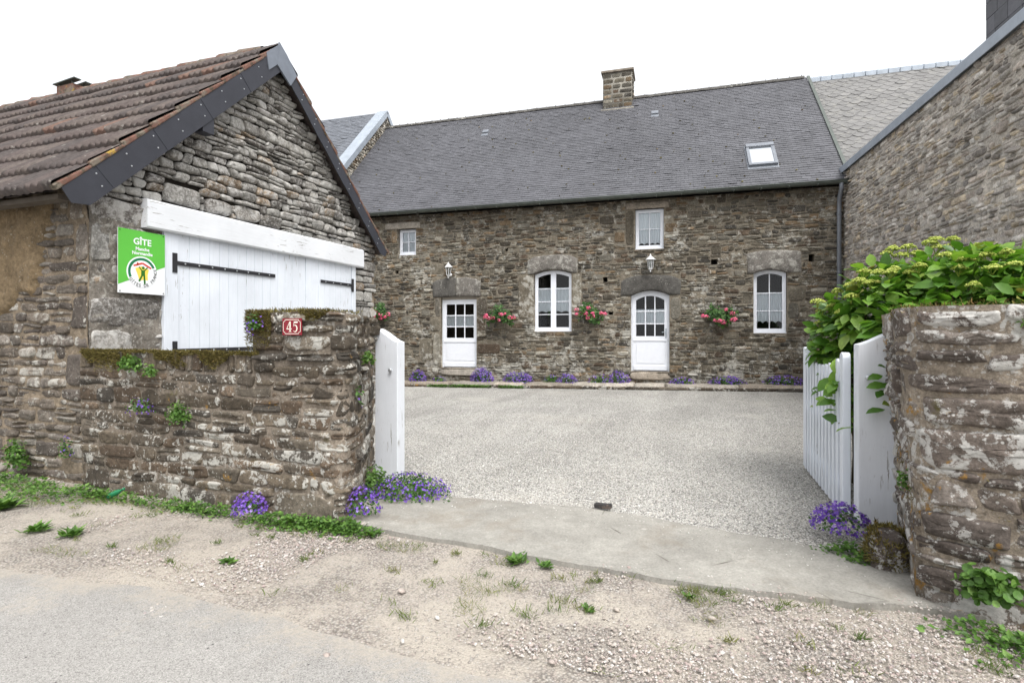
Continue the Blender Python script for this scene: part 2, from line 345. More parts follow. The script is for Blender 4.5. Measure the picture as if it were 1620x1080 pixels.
M['moss'] = leaf_mat('moss', [(0, (.055,.044,.014)), (.45, (.11,.088,.024)), (.8, (.17,.145,.04)), (.93, (.23,.20,.07)), (1, (.22,.13,.05))], .1, .95)
M['stem'] = flat_mat('stem', (.10,.08,.04), .8)
# ground materials
def gravel_mat(name, cols, scale, dirt=None, damt=.5, bump=1., ruts=0):
    s = NT(name); d = s.noise(scale*.12, 4, .6, out='Color')
    vv = s.n('ShaderNodeVectorMath', operation='MULTIPLY_ADD'); s.l(d, vv.inputs[0]); vv.inputs[1].default_value = (.02,.02,.02); s.l(s.tc, vv.inputs[2])
    x = s.n('ShaderNodeTexVoronoi'); x.inputs['Scale'].default_value = scale; s.l(vv.outputs[0], x.inputs['Vector'])
    sep = s.n('ShaderNodeSeparateColor'); s.l(x.outputs['Color'], sep.inputs[0])
    n = len(cols); c = s.ramp(sep.outputs[0], [(i/n, k) for i, k in enumerate(cols)], 'CONSTANT')
    gap = s.ramp(x.outputs['Distance'], [(.25, 1.), (.75, .5)]); c = s.mul(c, gap)
    f = s.noise(scale*2, 4, .7); c = s.mul(c, s.ramp(f, [(.3, .82), (.7, 1.15)]))
    c = s.mul(c, s.ramp(s.noise(.8, 5, .6), [(.3, .86), (.7, 1.08)]))
    if ruts: c = s.mul(c, s.ramp(s.noise(1.5, 4, .6, vec=s.mapv(scale=(1,.12,1), rot=(0,0,.25))), [(.35, .86), (.62, 1.05)])); c = s.mix(s.math('MULTIPLY', s.step(s.noise(.55, 5, .65, vec=s.mapv(loc=(4,1,0))), .56, .72), .55), c, (.46,.435,.39))
    h = s.math('SUBTRACT', 1., x.outputs['Distance'])
    if dirt:
        dm = s.step(s.noise(1.3, 6, .65), damt-.06, damt+.06)
        ff = s.noise(90, 5, .7); dc = s.mul(dirt, s.ramp(ff, [(.25, .7), (.75, 1.25)]))
        fl = s.math('MULTIPLY', dm, s.ramp(sep.outputs[1], [(0, 1.), (.8, .15)], 'CONSTANT'))
        c = s.mix(fl, c, dc)
    s.bump(h, bump, .012); return s.done(c, .95, .15)
M['court'] = gravel_mat('courtyard_gravel', [(.54,.525,.49),(.43,.418,.39),(.61,.595,.555),(.34,.33,.308),(.51,.495,.46),(.56,.54,.495),(.22,.213,.20),(.66,.645,.61)], 70, bump=1., ruts=1)
M['verge'] = gravel_mat('verge_earth', [(.38,.343,.298),(.35,.315,.28),(.43,.40,.365),(.30,.268,.24),(.40,.37,.33),(.36,.315,.28)], 75, (.37,.335,.288), .5, bump=.55)
M['peb_court'] = None
s = NT('pebble'); c = s.ramp(s.attr('rnd'), [(0,(.54,.525,.485)),(.14,(.45,.435,.405)),(.3,(.61,.595,.55)),(.45,(.38,.37,.345)),(.58,(.50,.465,.41)),(.7,(.66,.65,.615)),(.87,(.25,.24,.225)),(.93,(.47,.44,.40))], 'CONSTANT')
c = s.mul(c, s.ramp(s.noise(80, 4), [(.3, .8), (.7, 1.15)])); M['pebble'] = s.done(c, .85, .25)
s = NT('verge_pebble'); c = s.ramp(s.attr('rnd'), [(0,(.43,.39,.355)),(.16,(.36,.31,.28)),(.3,(.47,.44,.415)),(.42,(.34,.275,.255)),(.55,(.41,.365,.32)),(.72,(.53,.51,.485)),(.80,(.28,.245,.235)),(.9,(.40,.345,.31))], 'CONSTANT')
c = s.mul(c, s.ramp(s.noise(80, 4), [(.3, .8), (.7, 1.15)])); M['verge_pebble'] = s.done(c, .85, .25)
s = NT('asphalt'); f = s.noise(230, 4, .75); v = s.vor(210, 'Color'); sp = s.n('ShaderNodeSeparateColor'); s.l(v, sp.inputs[0])
c = s.ramp(sp.outputs[0], [(0, .20), (.2, .275), (.55, .315), (.85, .37)], 'CONSTANT'); c = s.mul(c, (1.02, .985, .93)); c = s.mul(c, s.ramp(f, [(.25, .78), (.75, 1.17)]))
c = s.mul(c, s.ramp(s.noise(1.1, 5, .6), [(.3, .92), (.7, 1.05)])); c = s.mul(c, s.ramp(s.noise(9, 5, .7), [(.3, .92), (.7, 1.05)]))
c = s.mix(s.math('MULTIPLY', s.ramp(s.vor(16), [(.07, 1.), (.12, 0.)]), s.step(s.noise(5, 3), .47, .55)), c, (.09,.085,.085))
edge = s.math('ADD', s.attr('rnd'), s.math('ADD', s.math('MULTIPLY', s.math('SUBTRACT', s.noise(2.3, 6, .75), .5), 2.2), s.math('MULTIPLY', s.math('SUBTRACT', s.noise(38, 4, .7), .5), 1.1))); ff = s.noise(90, 5, .7)
c = s.mix(s.math('MULTIPLY', s.step(edge, .48, 1.15), .95), c, s.mul((.355,.322,.278), s.ramp(ff, [(.25, .75), (.75, 1.22)])))
s.bump(s.math('ADD', f, s.vor(210)), .35, .004); M['asphalt'] = s.done(c, .9, .2)
s = NT('concrete'); f = s.noise(60, 6, .75); c = s.mul((.315,.303,.273), s.ramp(f, [(.25, .66), (.75, 1.25)])); c = s.mul(c, s.ramp(s.noise(2.1, 6, .65), [(.3, .80), (.7, 1.12)])); c = s.mul(c, s.ramp(s.noise(11, 6, .75), [(.3, .84), (.7, 1.1)])); c = s.mix(s.math('MULTIPLY', s.step(s.noise(1.4, 6, .7, vec=s.mapv(loc=(8,3,1))), .56, .68), .5), c, (.20,.17,.135))
c = s.mix(s.math('MULTIPLY', s.ramp(s.vor(2.6), [(.045, 1.), (.075, 0.)]), s.step(s.noise(9, 3), .4, .5)), c, (.36,.345,.315))
ck = s.vor(1.3, feature='DISTANCE_TO_EDGE', vec=s.mapv(scale=(1,1,0))); c = s.mix(s.math('MULTIPLY', s.ramp(ck, [(.003, 1.), (.008, 0.)]), s.step(s.noise(1.2, 3), .53, .6)), c, (.10,.09,.075))
s.bump(f, .35, .006); M['concrete'] = s.done(c, .9, .2)
M['kerbstone'] = stone_mat('kerb_stone', [(.30,.265,.22),(.26,.225,.185),(.33,.30,.26)], lich=(.64,.06,6,.5), orange=None, moss=(.70,3), bump=.5)

# ------------------------------------------------------------------ masonry
def layout(u0, u1, v0, v1, hr, lr, obst=(), rs=None, split=.2, wav=.015, wf=1.2, jit=.02):
    rs = rs or np.random.default_rng(3)
    vs = [v0]
    while vs[-1] < v1-1e-6:
        h = rs.uniform(*hr)
        if v1-vs[-1]-h < hr[0]*.7: h = v1-vs[-1]
        vs.append(vs[-1]+h)
    nr = len(vs)-1; sd_ = rs.uniform(0, 99)
    def B(i, u):
        if i == 0 or i == nr: return vs[i]
        return vs[i]+wav*float(fbm(np.array([u*wf, i*3.7, sd_]), 2))*1.6
    cells = []
    for i in range(nr):
        va, vb = vs[i], vs[i+1]; h = vb-va
        hard = []; soft = []
        for (a, b, c, d) in obst:
            ov = min(d, vb)-max(b, va)
            if ov <= 0.002: continue
            (hard if ov > .4*h else soft).append((a, b, c, d))
        hard.sort(); free = []; u = u0
        for (a, b, c, d) in hard:
            if a > u: free.append((u, min(a, u1)))
            u = max(u, c)
        if u < u1: free.append((u, u1))
        for (a, b) in free:
            if b-a < .03: continue
            u = a; dprev = 0.
            while u < b-1e-6:
                l = rs.uniform(*lr)*(.75+.5*rs.random())
                if b-u-l < lr[0]*.7: l = b-u
                e = u+l; dn = 0. if e > b-1e-4 else rs.uniform(-jit, jit)
                def clampv(bot, top):
                    for (oa, ob, oc, od) in soft:
                        if oc > u+.005 and oa < e-.005:
                            if ob > (bot+top)/2: top = min(top, ob)
                            else: bot = max(bot, od)
                    return bot, top
                b0, t0 = clampv(B(i, u), B(i+1, u)); b1, t1 = clampv(B(i, e), B(i+1, e))
                if min(t0-b0, t1-b1) > .02:
                    if split and min(t0-b0, t1-b1) > .075 and rs.random() < split:
                        k = rs.uniform(.38, .62); k2 = k+rs.uniform(-.08, .08)
                        m0 = b0+(t0-b0)*k; m1 = b1+(t1-b1)*k2
                        cells.append([(u-dprev, b0), (e-dn, b1), (e, m1), (u, m0)]); cells.append([(u, m0), (e, m1), (e+dn, t1), (u+dprev, t0)])
                    else: cells.append([(u-dprev, b0), (e-dn, b1), (e+dn, t1), (u+dprev, t0)])
                u = e; dprev = dn
    return np.array(cells, float)
def rects(bl): return np.array([[(a, b), (c, b), (c, d), (a, d)] for a, b, c, d in bl], float)
def stones(mb, mapf, cells, joint=.006, bev=.02, prot=(.01, .03), rough=.006, clip=(), N=14, rings=None, jitter=.006, mi=1, rs=None, tilt=.4, e=(3, 7), base=0., rnd=None):
    rs = rs or np.random.default_rng(9); S = len(cells)
    if S == 0: return
    rings = rings or [(0, -.6), (.12, .35), (.45, .8), (1., 1.), (2.2, 1.06)]
    t = (np.arange(N)+.5)*2*math.pi/N; ex = rs.uniform(e[0], e[1], (S, 1))
    ct, st_ = np.cos(t)[None], np.sin(t)[None]
    X = np.sign(ct)*np.abs(ct)**(2/ex); Y = np.sign(st_)*np.abs(st_)**(2/ex)
    hw = np.maximum(np.abs(cells[:, 1, 0]-cells[:, 0, 0]+cells[:, 2, 0]-cells[:, 3, 0])/4, .008)[:, None]
    hh = np.maximum(np.abs(cells[:, 3, 1]-cells[:, 0, 1]+cells[:, 2, 1]-cells[:, 1, 1])/4, .008)[:, None]
    bv = np.minimum(bev, .42*np.minimum(hw, hh)); p = rs.uniform(prot[0], prot[1], (S, 1))
    tu, tv = rs.normal(0, tilt, (S, 1)), rs.normal(0, tilt, (S, 1)); sd_ = rs.uniform(0, 200, (S, 1))
    c = cells; cen = c.mean(1)
    ok = np.ones(S, bool)
    for (a, b, k) in clip: ok &= (a*cen[:, 0]+b*cen[:, 1] < k-.012)
    UU, VV, WW = [], [], []
    for (ins, dep) in rings+[(None, rings[-1][1]+.02)]:
        if ins is None: x = X[:, :1]*0; y = x
        else:
            x = X*np.maximum(.15, 1-(joint+ins*bv)/hw); y = Y*np.maximum(.15, 1-(joint+ins*bv)/hh)
        wt = [(1-x)*(1-y)/4, (1+x)*(1-y)/4, (1+x)*(1+y)/4, (1-x)*(1+y)/4]
        u = sum(wt[i]*c[:, i, 0:1] for i in range(4)); v = sum(wt[i]*c[:, i, 1:2] for i in range(4))
        ss = np.broadcast_to(sd_, u.shape)
        if jitter:
            du = vn(np.stack([u*11, v*11, ss], -1)); dv = vn(np.stack([u*11+50, v*11, ss], -1))
            u = u+du*jitter; v = v+dv*jitter*.8
        for (a, b, k) in clip:
            ex_ = a*u+b*v-k; ec = (a*cen[:, 0]+b*cen[:, 1]-k)[:, None]
            tt = np.where(ex_ > 0, -ec/(ex_-ec+1e-9), 1.)
            u = cen[:, 0:1]+(u-cen[:, 0:1])*tt; v = cen[:, 1:2]+(v-cen[:, 1:2])*tt
        ww = base+p*dep+(p*(x*tu+y*tv) if dep > 0 else 0)+rough*max(dep, 0)*fbm(np.stack([u*22, v*22, ss], -1), 3)
        UU.append(u); VV.append(v); WW.append(ww)
    U = np.concatenate(UU, 1)[ok]; V = np.concatenate(VV, 1)[ok]; W = np.concatenate(WW, 1)[ok]
    S = len(U); P = mapf(U, V, W); Rn = len(rings); K = Rn*N+1
    q = []
    for r in range(Rn-1):
        for k in range(N): q.append((r*N+k, r*N+(k+1) % N, (r+1)*N+(k+1) % N, (r+1)*N+k))
    tr_ = [((Rn-1)*N+k, (Rn-1)*N+(k+1) % N, Rn*N) for k in range(N)]
    off = (np.arange(S)*K)[:, None, None]
    r1 = rs.random(S)*.999 if rnd is None else np.full(S, rnd); r2 = rs.random(S); b0 = mb.n
    mb.v.append(P.reshape(-1, 3)); mb.n += S*K; mb.r.append(np.repeat(r1, K)); mb.r2.append(np.repeat(r2, K))
    mb.f.append(((off+np.array(q)[None]+b0).reshape(-1, 4), mi)); mb.f.append(((off+np.array(tr_)[None]+b0).reshape(-1, 3), mi))
def planemap(o, U, V, Nn):
    o, U, V, Nn = [np.array(k, float) for k in (o, U, V, Nn)]
    return lambda u, v, w: o+np.asarray(u)[..., None]*U+np.asarray(v)[..., None]*V+np.asarray(w)[..., None]*Nn
def chaikin(p, k=2):
    p = np.array(p, float)
    for _ in range(k):
        q = [p[0]]
        for a, b in zip(p[:-1], p[1:]): q += [a*.75+b*.25, a*.25+b*.75]
        q[1] = (p[0]+p[1])/2 if False else q[1]; q.append(p[-1]); p = np.array(q)
    return p
def pathmap(pts, lean=0., wob=.0):
    p = np.array(pts, float); d = np.linalg.norm(np.diff(p, axis=0), axis=1); s = np.concatenate([[0], np.cumsum(d)])
    t = np.gradient(p, s, axis=0); t /= np.linalg.norm(t, axis=1)[:, None]; nrm = np.stack([t[:, 1], -t[:, 0]], 1)
    def f(u, v, w):
        u = np.asarray(u, float); v = np.broadcast_to(np.asarray(v, float), u.shape); w = np.broadcast_to(np.asarray(w, float), u.shape)
        nx = np.interp(u, s, nrm[:, 0]); ny = np.interp(u, s, nrm[:, 1]); ww = w+lean*(v-.8)
        if wob: ww = ww+wob*fbm(np.stack([u*1.7, v*1.7, v*0+4.2], -1), 2)
        return np.stack([np.interp(u, s, p[:, 0])+nx*ww, np.interp(u, s, p[:, 1])+ny*ww, v], -1)
    return f, s[-1], s
def mortar(mb, mapf, u0, u1, v0, v1, step=.1, holes=(), amp=.008, base=0., mi=0, vtop=None):
    us = np.arange(u0, u1, step).tolist()+[u1]; vs = np.arange(v0, v1, step).tolist()+[v1]
    for (a, b, c, d) in holes: us += [x for x in (a, c) if u0 < x < u1]; vs += [x for x in (b, d) if v0 < x < v1]
    us = np.unique(np.round(us, 4)); vs = np.unique(np.round(vs, 4))
    def keep(U, V):
        k = np.ones(U.shape, bool)
        for (a, b, c, d) in holes: k &= ~((U > a) & (U < c) & (V > b) & (V < d))
        return k
    def fn(U, V):
        if vtop is not None: V = v0+(V-v0)/(v1-v0)*(vtop(U)-v0)
        return mapf(U, V, base+amp*fbm(np.stack([U*6, V*6, U*0+3.3], -1), 3))
    mb.grid(fn, us, vs, keep, mi=mi)

# ------------------------------------------------------------------ ground
def g(x, y):
    x = np.asarray(x, float); y = np.asarray(y, float); t = np.clip((y-6)/8, 0, 1); t = t*t*(3-2*t)
    return t*np.clip(.12+.015*x, -.05, .25)
def seq(a, b, n): return np.linspace(a, b, n)
mb = MB(); ax = np.concatenate([[-200, -60, -25], seq(-14, 8, 89), [25, 60, 200]]); ay = np.concatenate([[-200, -60, -20], seq(-6, 18, 97), [30, 60, 200]])
mb.grid(lambda X, Y: np.stack([X, Y, g(X, Y)+.012*fbm(n2(X*1.3, Y*1.3), 3)*((Y > 2.4) & (Y < 4)) -.012], -1), ax, ay)
o = mb.build('ground', M['verge'], smooth=True); o['kind'] = 'structure'
mb = MB()
us = seq(-40, 40, 321)
def road(X, T):
    e = 2.36+.15*fbm(n2(X*.9, 0*X), 3)+.10*fbm(n2(X*3.5, 0*X+3), 4)-.16*np.clip((X+3.2)/-2.5, 0, 1); Y = -5+(e+5)*T
    return np.stack([X, Y, .006-.02*np.clip((T-.97)/.03, 0, 1)], -1)
tt_ = np.array([0, .5, .85, .9, .925, .95, .97, .985, 1]); mb.grid(road, us, tt_); mb.r[-1] = np.repeat(np.interp(tt_, [0, .90, .975, 1], [0, 0, .55, .95]), len(us)); o = mb.build('road', M['asphalt'], smooth=True); o['kind'] = 'structure'
# courtyard sheet
back = [(-3.6,5.0),(-2.9,4.72),(-2.43,4.60),(-1.6,4.66),(-.82,4.68),(-.2,4.58),(.32,4.48),(.77,4.40),(1.5,4.3)]
bx, by = zip(*back)
mb = MB()
def court(X, T):
    y0 = np.where(X < -3.4, 4.3, np.interp(X, bx, by)-.12); Y = y0+(16.2-y0)*T
    return np.stack([X, Y, g(X, Y)+.006+.006*fbm(n2(X*2, Y*2), 3)], -1)
mb.grid(court, seq(-14, 8, 120), seq(0, 1, 70)**1.5); o = mb.build('courtyard', M['court'], smooth=True); o['kind'] = 'structure'
# concrete apron
mb = MB()
front = [(-2.95,3.80),(-2.69,3.68),(-2.0,3.60),(-1.2,3.55),(-.3,3.50),(.5,3.52),(1.22,3.62)]
fx, fy = zip(*front)
def slab(X, T):
    y0 = np.interp(X, fx, fy)+.05*fbm(n2(X*4, 0*X), 4); y1 = np.interp(X, bx, by)+.06*fbm(n2(X*4, 0*X+9), 4); tt = np.clip((T-.02)/.96, 0, 1)
    Y = y0+(y1-y0)*tt; z = .024+.006*fbm(n2(X*1.5, Y*1.5), 3)
    z = np.where(T < .01, -.05, np.where(T > .99, -.05, z)); return np.stack([X, Y, z-.006*tt], -1)
mb.grid(slab, seq(-2.95, 1.5, 220), np.concatenate([[0, .02], seq(.06, .94, 14), [.98, 1]])); o = mb.build('concrete_apron', M['concrete'], smooth=False); o['kind'] = 'structure'
# pebbles
PV = []; a_ = (1+5**.5)/2
PV = np.array([(-1,a_,0),(1,a_,0),(-1,-a_,0),(1,-a_,0),(0,-1,a_),(0,1,a_),(0,-1,-a_),(0,1,-a_),(a_,0,-1),(a_,0,1),(-a_,0,-1),(-a_,0,1)], float); PV /= np.linalg.norm(PV[0])
PF = [(0,11,5),(0,5,1),(0,1,7),(0,7,10),(0,10,11),(1,5,9),(5,11,4),(11,10,2),(10,7,6),(7,1,8),(3,9,4),(3,4,2),(3,2,6),(3,6,8),(3,8,9),(4,9,5),(2,4,11),(6,2,10),(8,6,7),(9,8,1)]
OV = np.array([(1,0,0),(0,1,0),(-1,0,0),(0,-1,0),(.2,.1,.8),(0,0,-.8)]); OF = [(0,1,4),(1,2,4),(2,3,4),(3,0,4),(1,0,5),(2,1,5),(3,2,5),(0,3,5)]
def pebbles(mb, X, Y, Z, S, tv, tf):
    n = len(X)
    for k in range(4):
        sel = np.arange(k, n, 4)
        t2 = tv*np.array([1, rng.uniform(.6, .9), rng.uniform(.35, .55)])*rng.uniform(.8, 1.15, (len(tv), 1))
        a = rng.uniform(0, 6.28, len(sel)); D = np.stack([np.cos(a), np.sin(a), rng.normal(0, .2, len(sel))], 1); N_ = np.stack([rng.normal(0, .25, len(sel)), rng.normal(0, .25, len(sel)), np.ones(len(sel))], 1)
        mb.inst(t2, tf, np.stack([X[sel], Y[sel], Z[sel]], 1), D, N_, S[sel])
mb = MB(); n = 110000
X = rng.uniform(-7.2, 2.6, n); Y = rng.uniform(2.1, 3.78, n)
dens = fbm(n2(X*1.1, Y*1.6, 5), 3)+.55*(X+1)/3.*(np.abs(X) < 2.5)-.5*(Y < 2.45)
k = (dens > rng.uniform(-.12, .42, n)); X, Y = X[k], Y[k]; S = np.clip(rng.lognormal(-5.35, .42, len(X)), .002, .016)
yf = np.interp(X, fx, fy); onslab = (X > -2.9) & (X < 1.4) & (Y > yf-.02); kk = ~onslab | (rng.random(len(X)) < np.exp(-(Y-yf)/.06)*.6); X, Y, S, onslab = X[kk], Y[kk], S[kk], onslab[kk]; pebbles(mb, X, Y, S*.2+.022*onslab, S, PV, PF); o = mb.build('verge_gravel', M['verge_pebble'], smooth=False); o['kind'] = 'stuff'; 
mb = MB(); n = 62000; u = rng.random(n); Y = 4.45+5.2*u**1.5; X = rng.uniform(-4.2, 2.4, n)
yb = np.interp(X, bx, by); k = Y > yb-.06+.08*rng.normal(0, 1, n)*.5; X, Y = X[k], Y[k]; k = ~((X < -3.0) & (Y < 5.1)) & ~((X > 1.12) & (Y < 5.2)); X, Y = X[k], Y[k]; S = np.clip(rng.lognormal(-4.98, .3, len(X)), .003, .014)
pebbles(mb, X, Y, g(X, Y)+.008+S*.2, S, OV, OF); o = mb.build('courtyard_pebbles', M['pebble'], smooth=False); o['kind'] = 'stuff'

mb = MB(); n = 420; X = rng.uniform(-2.6, 1.1, n); yb = np.interp(X, bx, by); Y = yb-np.abs(rng.exponential(.22, n)); k = Y > np.interp(X, fx, fy)+.05; X, Y = X[k], Y[k]; S = np.clip(rng.lognormal(-5.1, .35, len(X)), .003, .012); pebbles(mb, X, Y, .022+S*.2, S, OV, OF); o = mb.build('scattered_gravel', M['pebble']); o['kind'] = 'stuff'

# ------------------------------------------------------------------ garage
XG, GA = -6.0, (-6.0, 3.75, 0)
gar = thing('stone_garage', 'low stone outbuilding with brown tiled roof and wide white double door in its gable', 'outbuilding', GA)
EY0, EZ0, RY, RZ, EY1, EZ1 = 3.385, 2.93, 6.17, 5.66, 8.92, 3.12
gm = planemap((XG, 0, 0), (0,1,0), (0,0,1), (1,0,0))
door_ob = [(4.36, 2.72, 8.46, 3.07), (4.53, 0, 8.20, 2.73)]
sl0 = (RZ-EZ0)/(RY-EY0); sl1 = (RZ-EZ1)/(EY1-RY)
clip = [(-sl0, 1, RZ-.05-sl0*RY), (sl1, 1, RZ-.05+sl1*RY), (1, 0, 8.86), (-1, 0, -3.72)]
mb = MB()
mortar(mb, gm, 3.75, 8.86, -.1, 1, .12, amp=.012, base=-.05, vtop=lambda U: np.minimum(RZ-.04-sl0*(RY-U), RZ-.04-sl1*(U-RY)))
rs = np.random.default_rng(21)
quoins = [(3.75, 2.72, 4.33, 2.98), (3.75, 2.30, 3.97, 2.70), (3.75, 1.62, 4.50, 1.94), (3.75, 1.15, 4.2, 1.6)]
bigs = [(4.55,3.09,5.05,3.33),(5.1,3.09,5.5,3.28),(5.56,3.09,6.0,3.30),(6.05,3.09,6.42,3.26)]
cells = layout(3.75, 8.98, 0, 2.9, (.09,.2), (.16,.4), door_ob+quoins, rs, .2, .02)
stones(mb, gm, cells, .006, .03, (.0, .03), .012, clip, 16, rs=rs)
cells = layout(3.6, 9.0, 2.9, 5.85, (.066,.13), (.13,.34), door_ob+quoins+bigs, rs, .2, .035, 1.2, .03)
stones(mb, gm, cells, .005, .030, (.012, .055), .016, clip, 20, rs=rs, e=(3.2, 7), jitter=.015)
stones(mb, gm, rects(quoins), .004, .02, (.015, .03), .03, clip, 28, rs=rs, jitter=.03, e=(3,7)); stones(mb, gm, rects(bigs), .006, .025, (.02, .045), .02, clip, 24, rs=rs, jitter=.02)
# side wall towards the lane
sm_ = planemap((0, 3.75, 0), (1,0,0), (0,0,1), (0,-1,0))
mb2 = MB(); mortar(mb2, sm_, -14.5, -6.0, -.1, 3.08, .07, amp=.035)
cells = layout(-9.2, -6.0, 0, 1.95, (.07,.15), (.14,.42), [(-6.34,1.0,-6.0,1.34),(-6.26,1.6,-6.0,1.95)], rs, .25, .03)
stones(mb2, sm_, cells, .009, .02, (.006, .034), .014, (), 20, rs=rs, jitter=.02, e=(3,7))
stones(mb2, sm_, rects([(-6.34,1.0,-6.0,1.34),(-6.26,1.6,-6.0,1.95),(-6.22,2.3,-6.0,2.7),(-6.3,2.72,-6.0,2.96)]), .008, .03, (.01,.03), .014, (), 20, rs=rs, jitter=.015)
cells = layout(-9.2, -6.0, 1.95, 2.95, (.09,.17), (.16,.4), [(-6.22,2.3,-6.0,2.7),(-6.3,2.72,-6.0,2.96)], rs, .2, .03)
keepc = cells[:, 0, 0] > -6.75-.42*(2.95-cells[:, 0, 1])
stones(mb2, sm_, cells[keepc], .010, .02, (.005, .03), .014, (), 20, rs=rs, jitter=.022)
def cob(U, V):
    k = np.clip((-6.36-.42*(2.95-V)+.20*fbm(n2(U*2.5+3, V*2.8), 4)-U)/.16, 0, 1)*np.clip((V-1.70+.25*fbm(n2(U*2, V*2, 9), 3))/.2, 0, 1); k = k*k*(3-2*k)
    return sm_(U, V, -.035+.085*k+.05*fbm(n2(U*5, V*5, 6), 5)*k)
mb2.grid(cob, np.concatenate([seq(-14.5, -9.3, 30), seq(-9.2, -6.15, 150)]), seq(1.45, 3.0, 75), mi=2)
mb2.box((-14.5, 8.76, 0), (-6.03, 8.85, 3.05), mi=0); mb2.box((-14.5, 3.8, 0), (-14.42, 8.75, 3.05), mi=0)
mortar(mb, gm, 3.745, 4.53, .0, 2.98, .035, amp=.03, base=.012, mi=2)
mb.build('gable_wall', [M['gable_mortar'], M['gable_stone'], M['corner_render']], gar, True, off=GA)
mb2.build('side_wall', [M['side_mortar'], M['side_stone'], M['cob']], gar, True, off=GA)
# tiled roof: courses of ribbed tiles
def tiles(mb, p0, p1, x0, x1, nc, seed):
    p0 = np.array(p0, float); p1 = np.array(p1, float); d = (p1-p0); L = np.linalg.norm(d); d /= L; nr = np.array([-d[1], d[0]])
    if nr[1] < 0: nr = -nr
    xs = np.arange(x0, x1+.001, .11/6); rs = np.random.default_rng(seed)
    for c in range(nc):
        a, b = c*L/nc-.03, (c+1)*L/nc+.02
        ph = (c % 2)*.11; tid = np.floor((xs+ph)/.22).astype(int); tid -= tid.min(); tr = rs.random(tid.max()+2)
        lift = rs.normal(0, .005, tid.max()+2)[tid]; sag = .012*vn(n2(xs*.8, c*1.7, seed)); dw = rs.normal(0, .006, tid.max()+2)[tid]
        ph_ = (xs % .11)/.11; wv = .027*(np.abs(1-2*ph_)**1.1)
        V = []
        for (s_, hgt, amp) in ((a, -.015, .5), (a, .040, 1.3), (a+.025, .054, 1.25), ((a+b)/2, .034, 1), (b, .008, .8)):
            q = p0[None]+d[None]*(s_+(dw if s_ < (a+b)/2 else 0))[:, None] if np.ndim(s_+dw) and s_ < (a+b)/2 else np.repeat((p0+d*s_)[None], len(xs), 0)
            h = hgt+wv*amp+sag+lift
            V.append(np.stack([xs, q[:, 0]+nr[0]*h, q[:, 1]+nr[1]*h], 1))
        n = len(xs); f = [(r*n+i, r*n+i+1, (r+1)*n+i+1, (r+1)*n+i) for r in range(4) for i in range(n-1)]
        rr = np.tile(tr[tid], 5); mb.add(np.concatenate(V), np.array(f), rr)
for (nm, p0, sd_) in (('roof_slope', (EY0-.03, EZ0), 1), ('roof_slope', (EY1+.03, EZ1-.02), 2)):
    mb = MB(); tiles(mb, p0, (RY, RZ+.03), -14.6, -5.80, 9, sd_); 
    q0 = np.array(p0); q1 = np.array((RY, RZ)); 
    mb.add([(-14.6, q0[0], q0[1]-.03), (-5.83, q0[0], q0[1]-.03), (-5.83, q1[0], q1[1]-.03), (-14.6, q1[0], q1[1]-.03)], [(0,1,2,3)], .3)
    mb.build(nm, M['tile'], gar, True, off=GA)
    # terracotta tile ends along the verge
    mb = MB(); d = q1-q0; L = np.linalg.norm(d); d /= L; nr = np.array([-abs(d[1])*np.sign(d[0]), abs(d[0])]); 
    for c in range(9):
        a = c*L/9-.03; b = (c+1)*L/9+.01
        P = lambda s_, h: (q0+d*s_+nr*h)
        for k in range(1):
            pp = [P(a, -.01), P(a, .05), P(a+.06, .048), P(b, .018), P(b, -.01)]
            mb.prism([tuple(z) for z in pp], lambda p, x: (x, p[0], p[1]), -5.86, -5.783+.008*(c % 2), rnd=.9)
    mb.build('verge_tiles', M['terracotta'], gar, bevel=.012, off=GA)
mb = MB(); x = -14.5; rs = np.random.default_rng(4)
while x < -6.1:
    l = .40; an = seq(-.15, math.pi+.15, 11); r0, r1 = .105+rs.normal(0, .007), .085
    V = []
    for (xx, r) in ((x, r0), (x+.03, r0+.004), (x+l+.03, r1)):
        for a in an: V.append((xx, RY+r*math.cos(a), RZ-.025+rs.normal(0, .004)+r*math.sin(a)*.95))
    m_ = len(an); mb.add(V, [(r*m_+i, r*m_+i+1, (r+1)*m_+i+1, (r+1)*m_+i) for r in range(2) for i in range(m_-1)]+[tuple(range(m_-1, -1, -1))], rs.random()); x += l
mb.build('ridge_tiles', M['terracotta'], gar, True, off=GA)
# verge boards (segments) and their screws
def vb(p, q, n, w_, flip):
    p = np.array(p, float); q = np.array(q, float); d = q-p; L = np.linalg.norm(d); d /= L; nd = np.array([d[1], -d[0]]); nd = nd if nd[1] < 0 else -nd
    for i in range(n):
        a = i*L/n; b = (i+1)*L/n+.012; xx = -5.79+.004*(i % 2)
        A, B_ = p+d*a, p+d*b; 
        mb = MB(); poly = [A+nd*.0, B_+nd*.0, B_+nd*w_, A+nd*w_]
        if i == 0: poly = [A-nd*.01, B_, B_+nd*w_, A+nd*w_+d*.10, A+nd*w_*.62-d*.03]
        mb.prism([tuple(k) for k in poly], lambda z, x: (x, z[0], z[1]), xx-.012, xx)
        for (s_, h) in ((b-.06, .3), (b-.10, .72)):
            c = p+d*s_+nd*w_*h
            mb.lathe([(.0085, 0), (.0085, .004), (.002, .006)], 8, mi=1)
            v = mb.v[-1]; mb.v[-1] = np.stack([v[:, 2]+xx, v[:, 0]+c[0], v[:, 1]+c[1]], 1)
        mb.build('verge_board', [M['slateboard'], M['bolt']], gar, off=GA)
vb((EY0-.02, EZ0+.03), (RY-.12, RZ-.08), 9, .285, 0); vb((EY1+.02, EZ1+.01), (RY+.2, RZ-.14), 9, .21, 1)
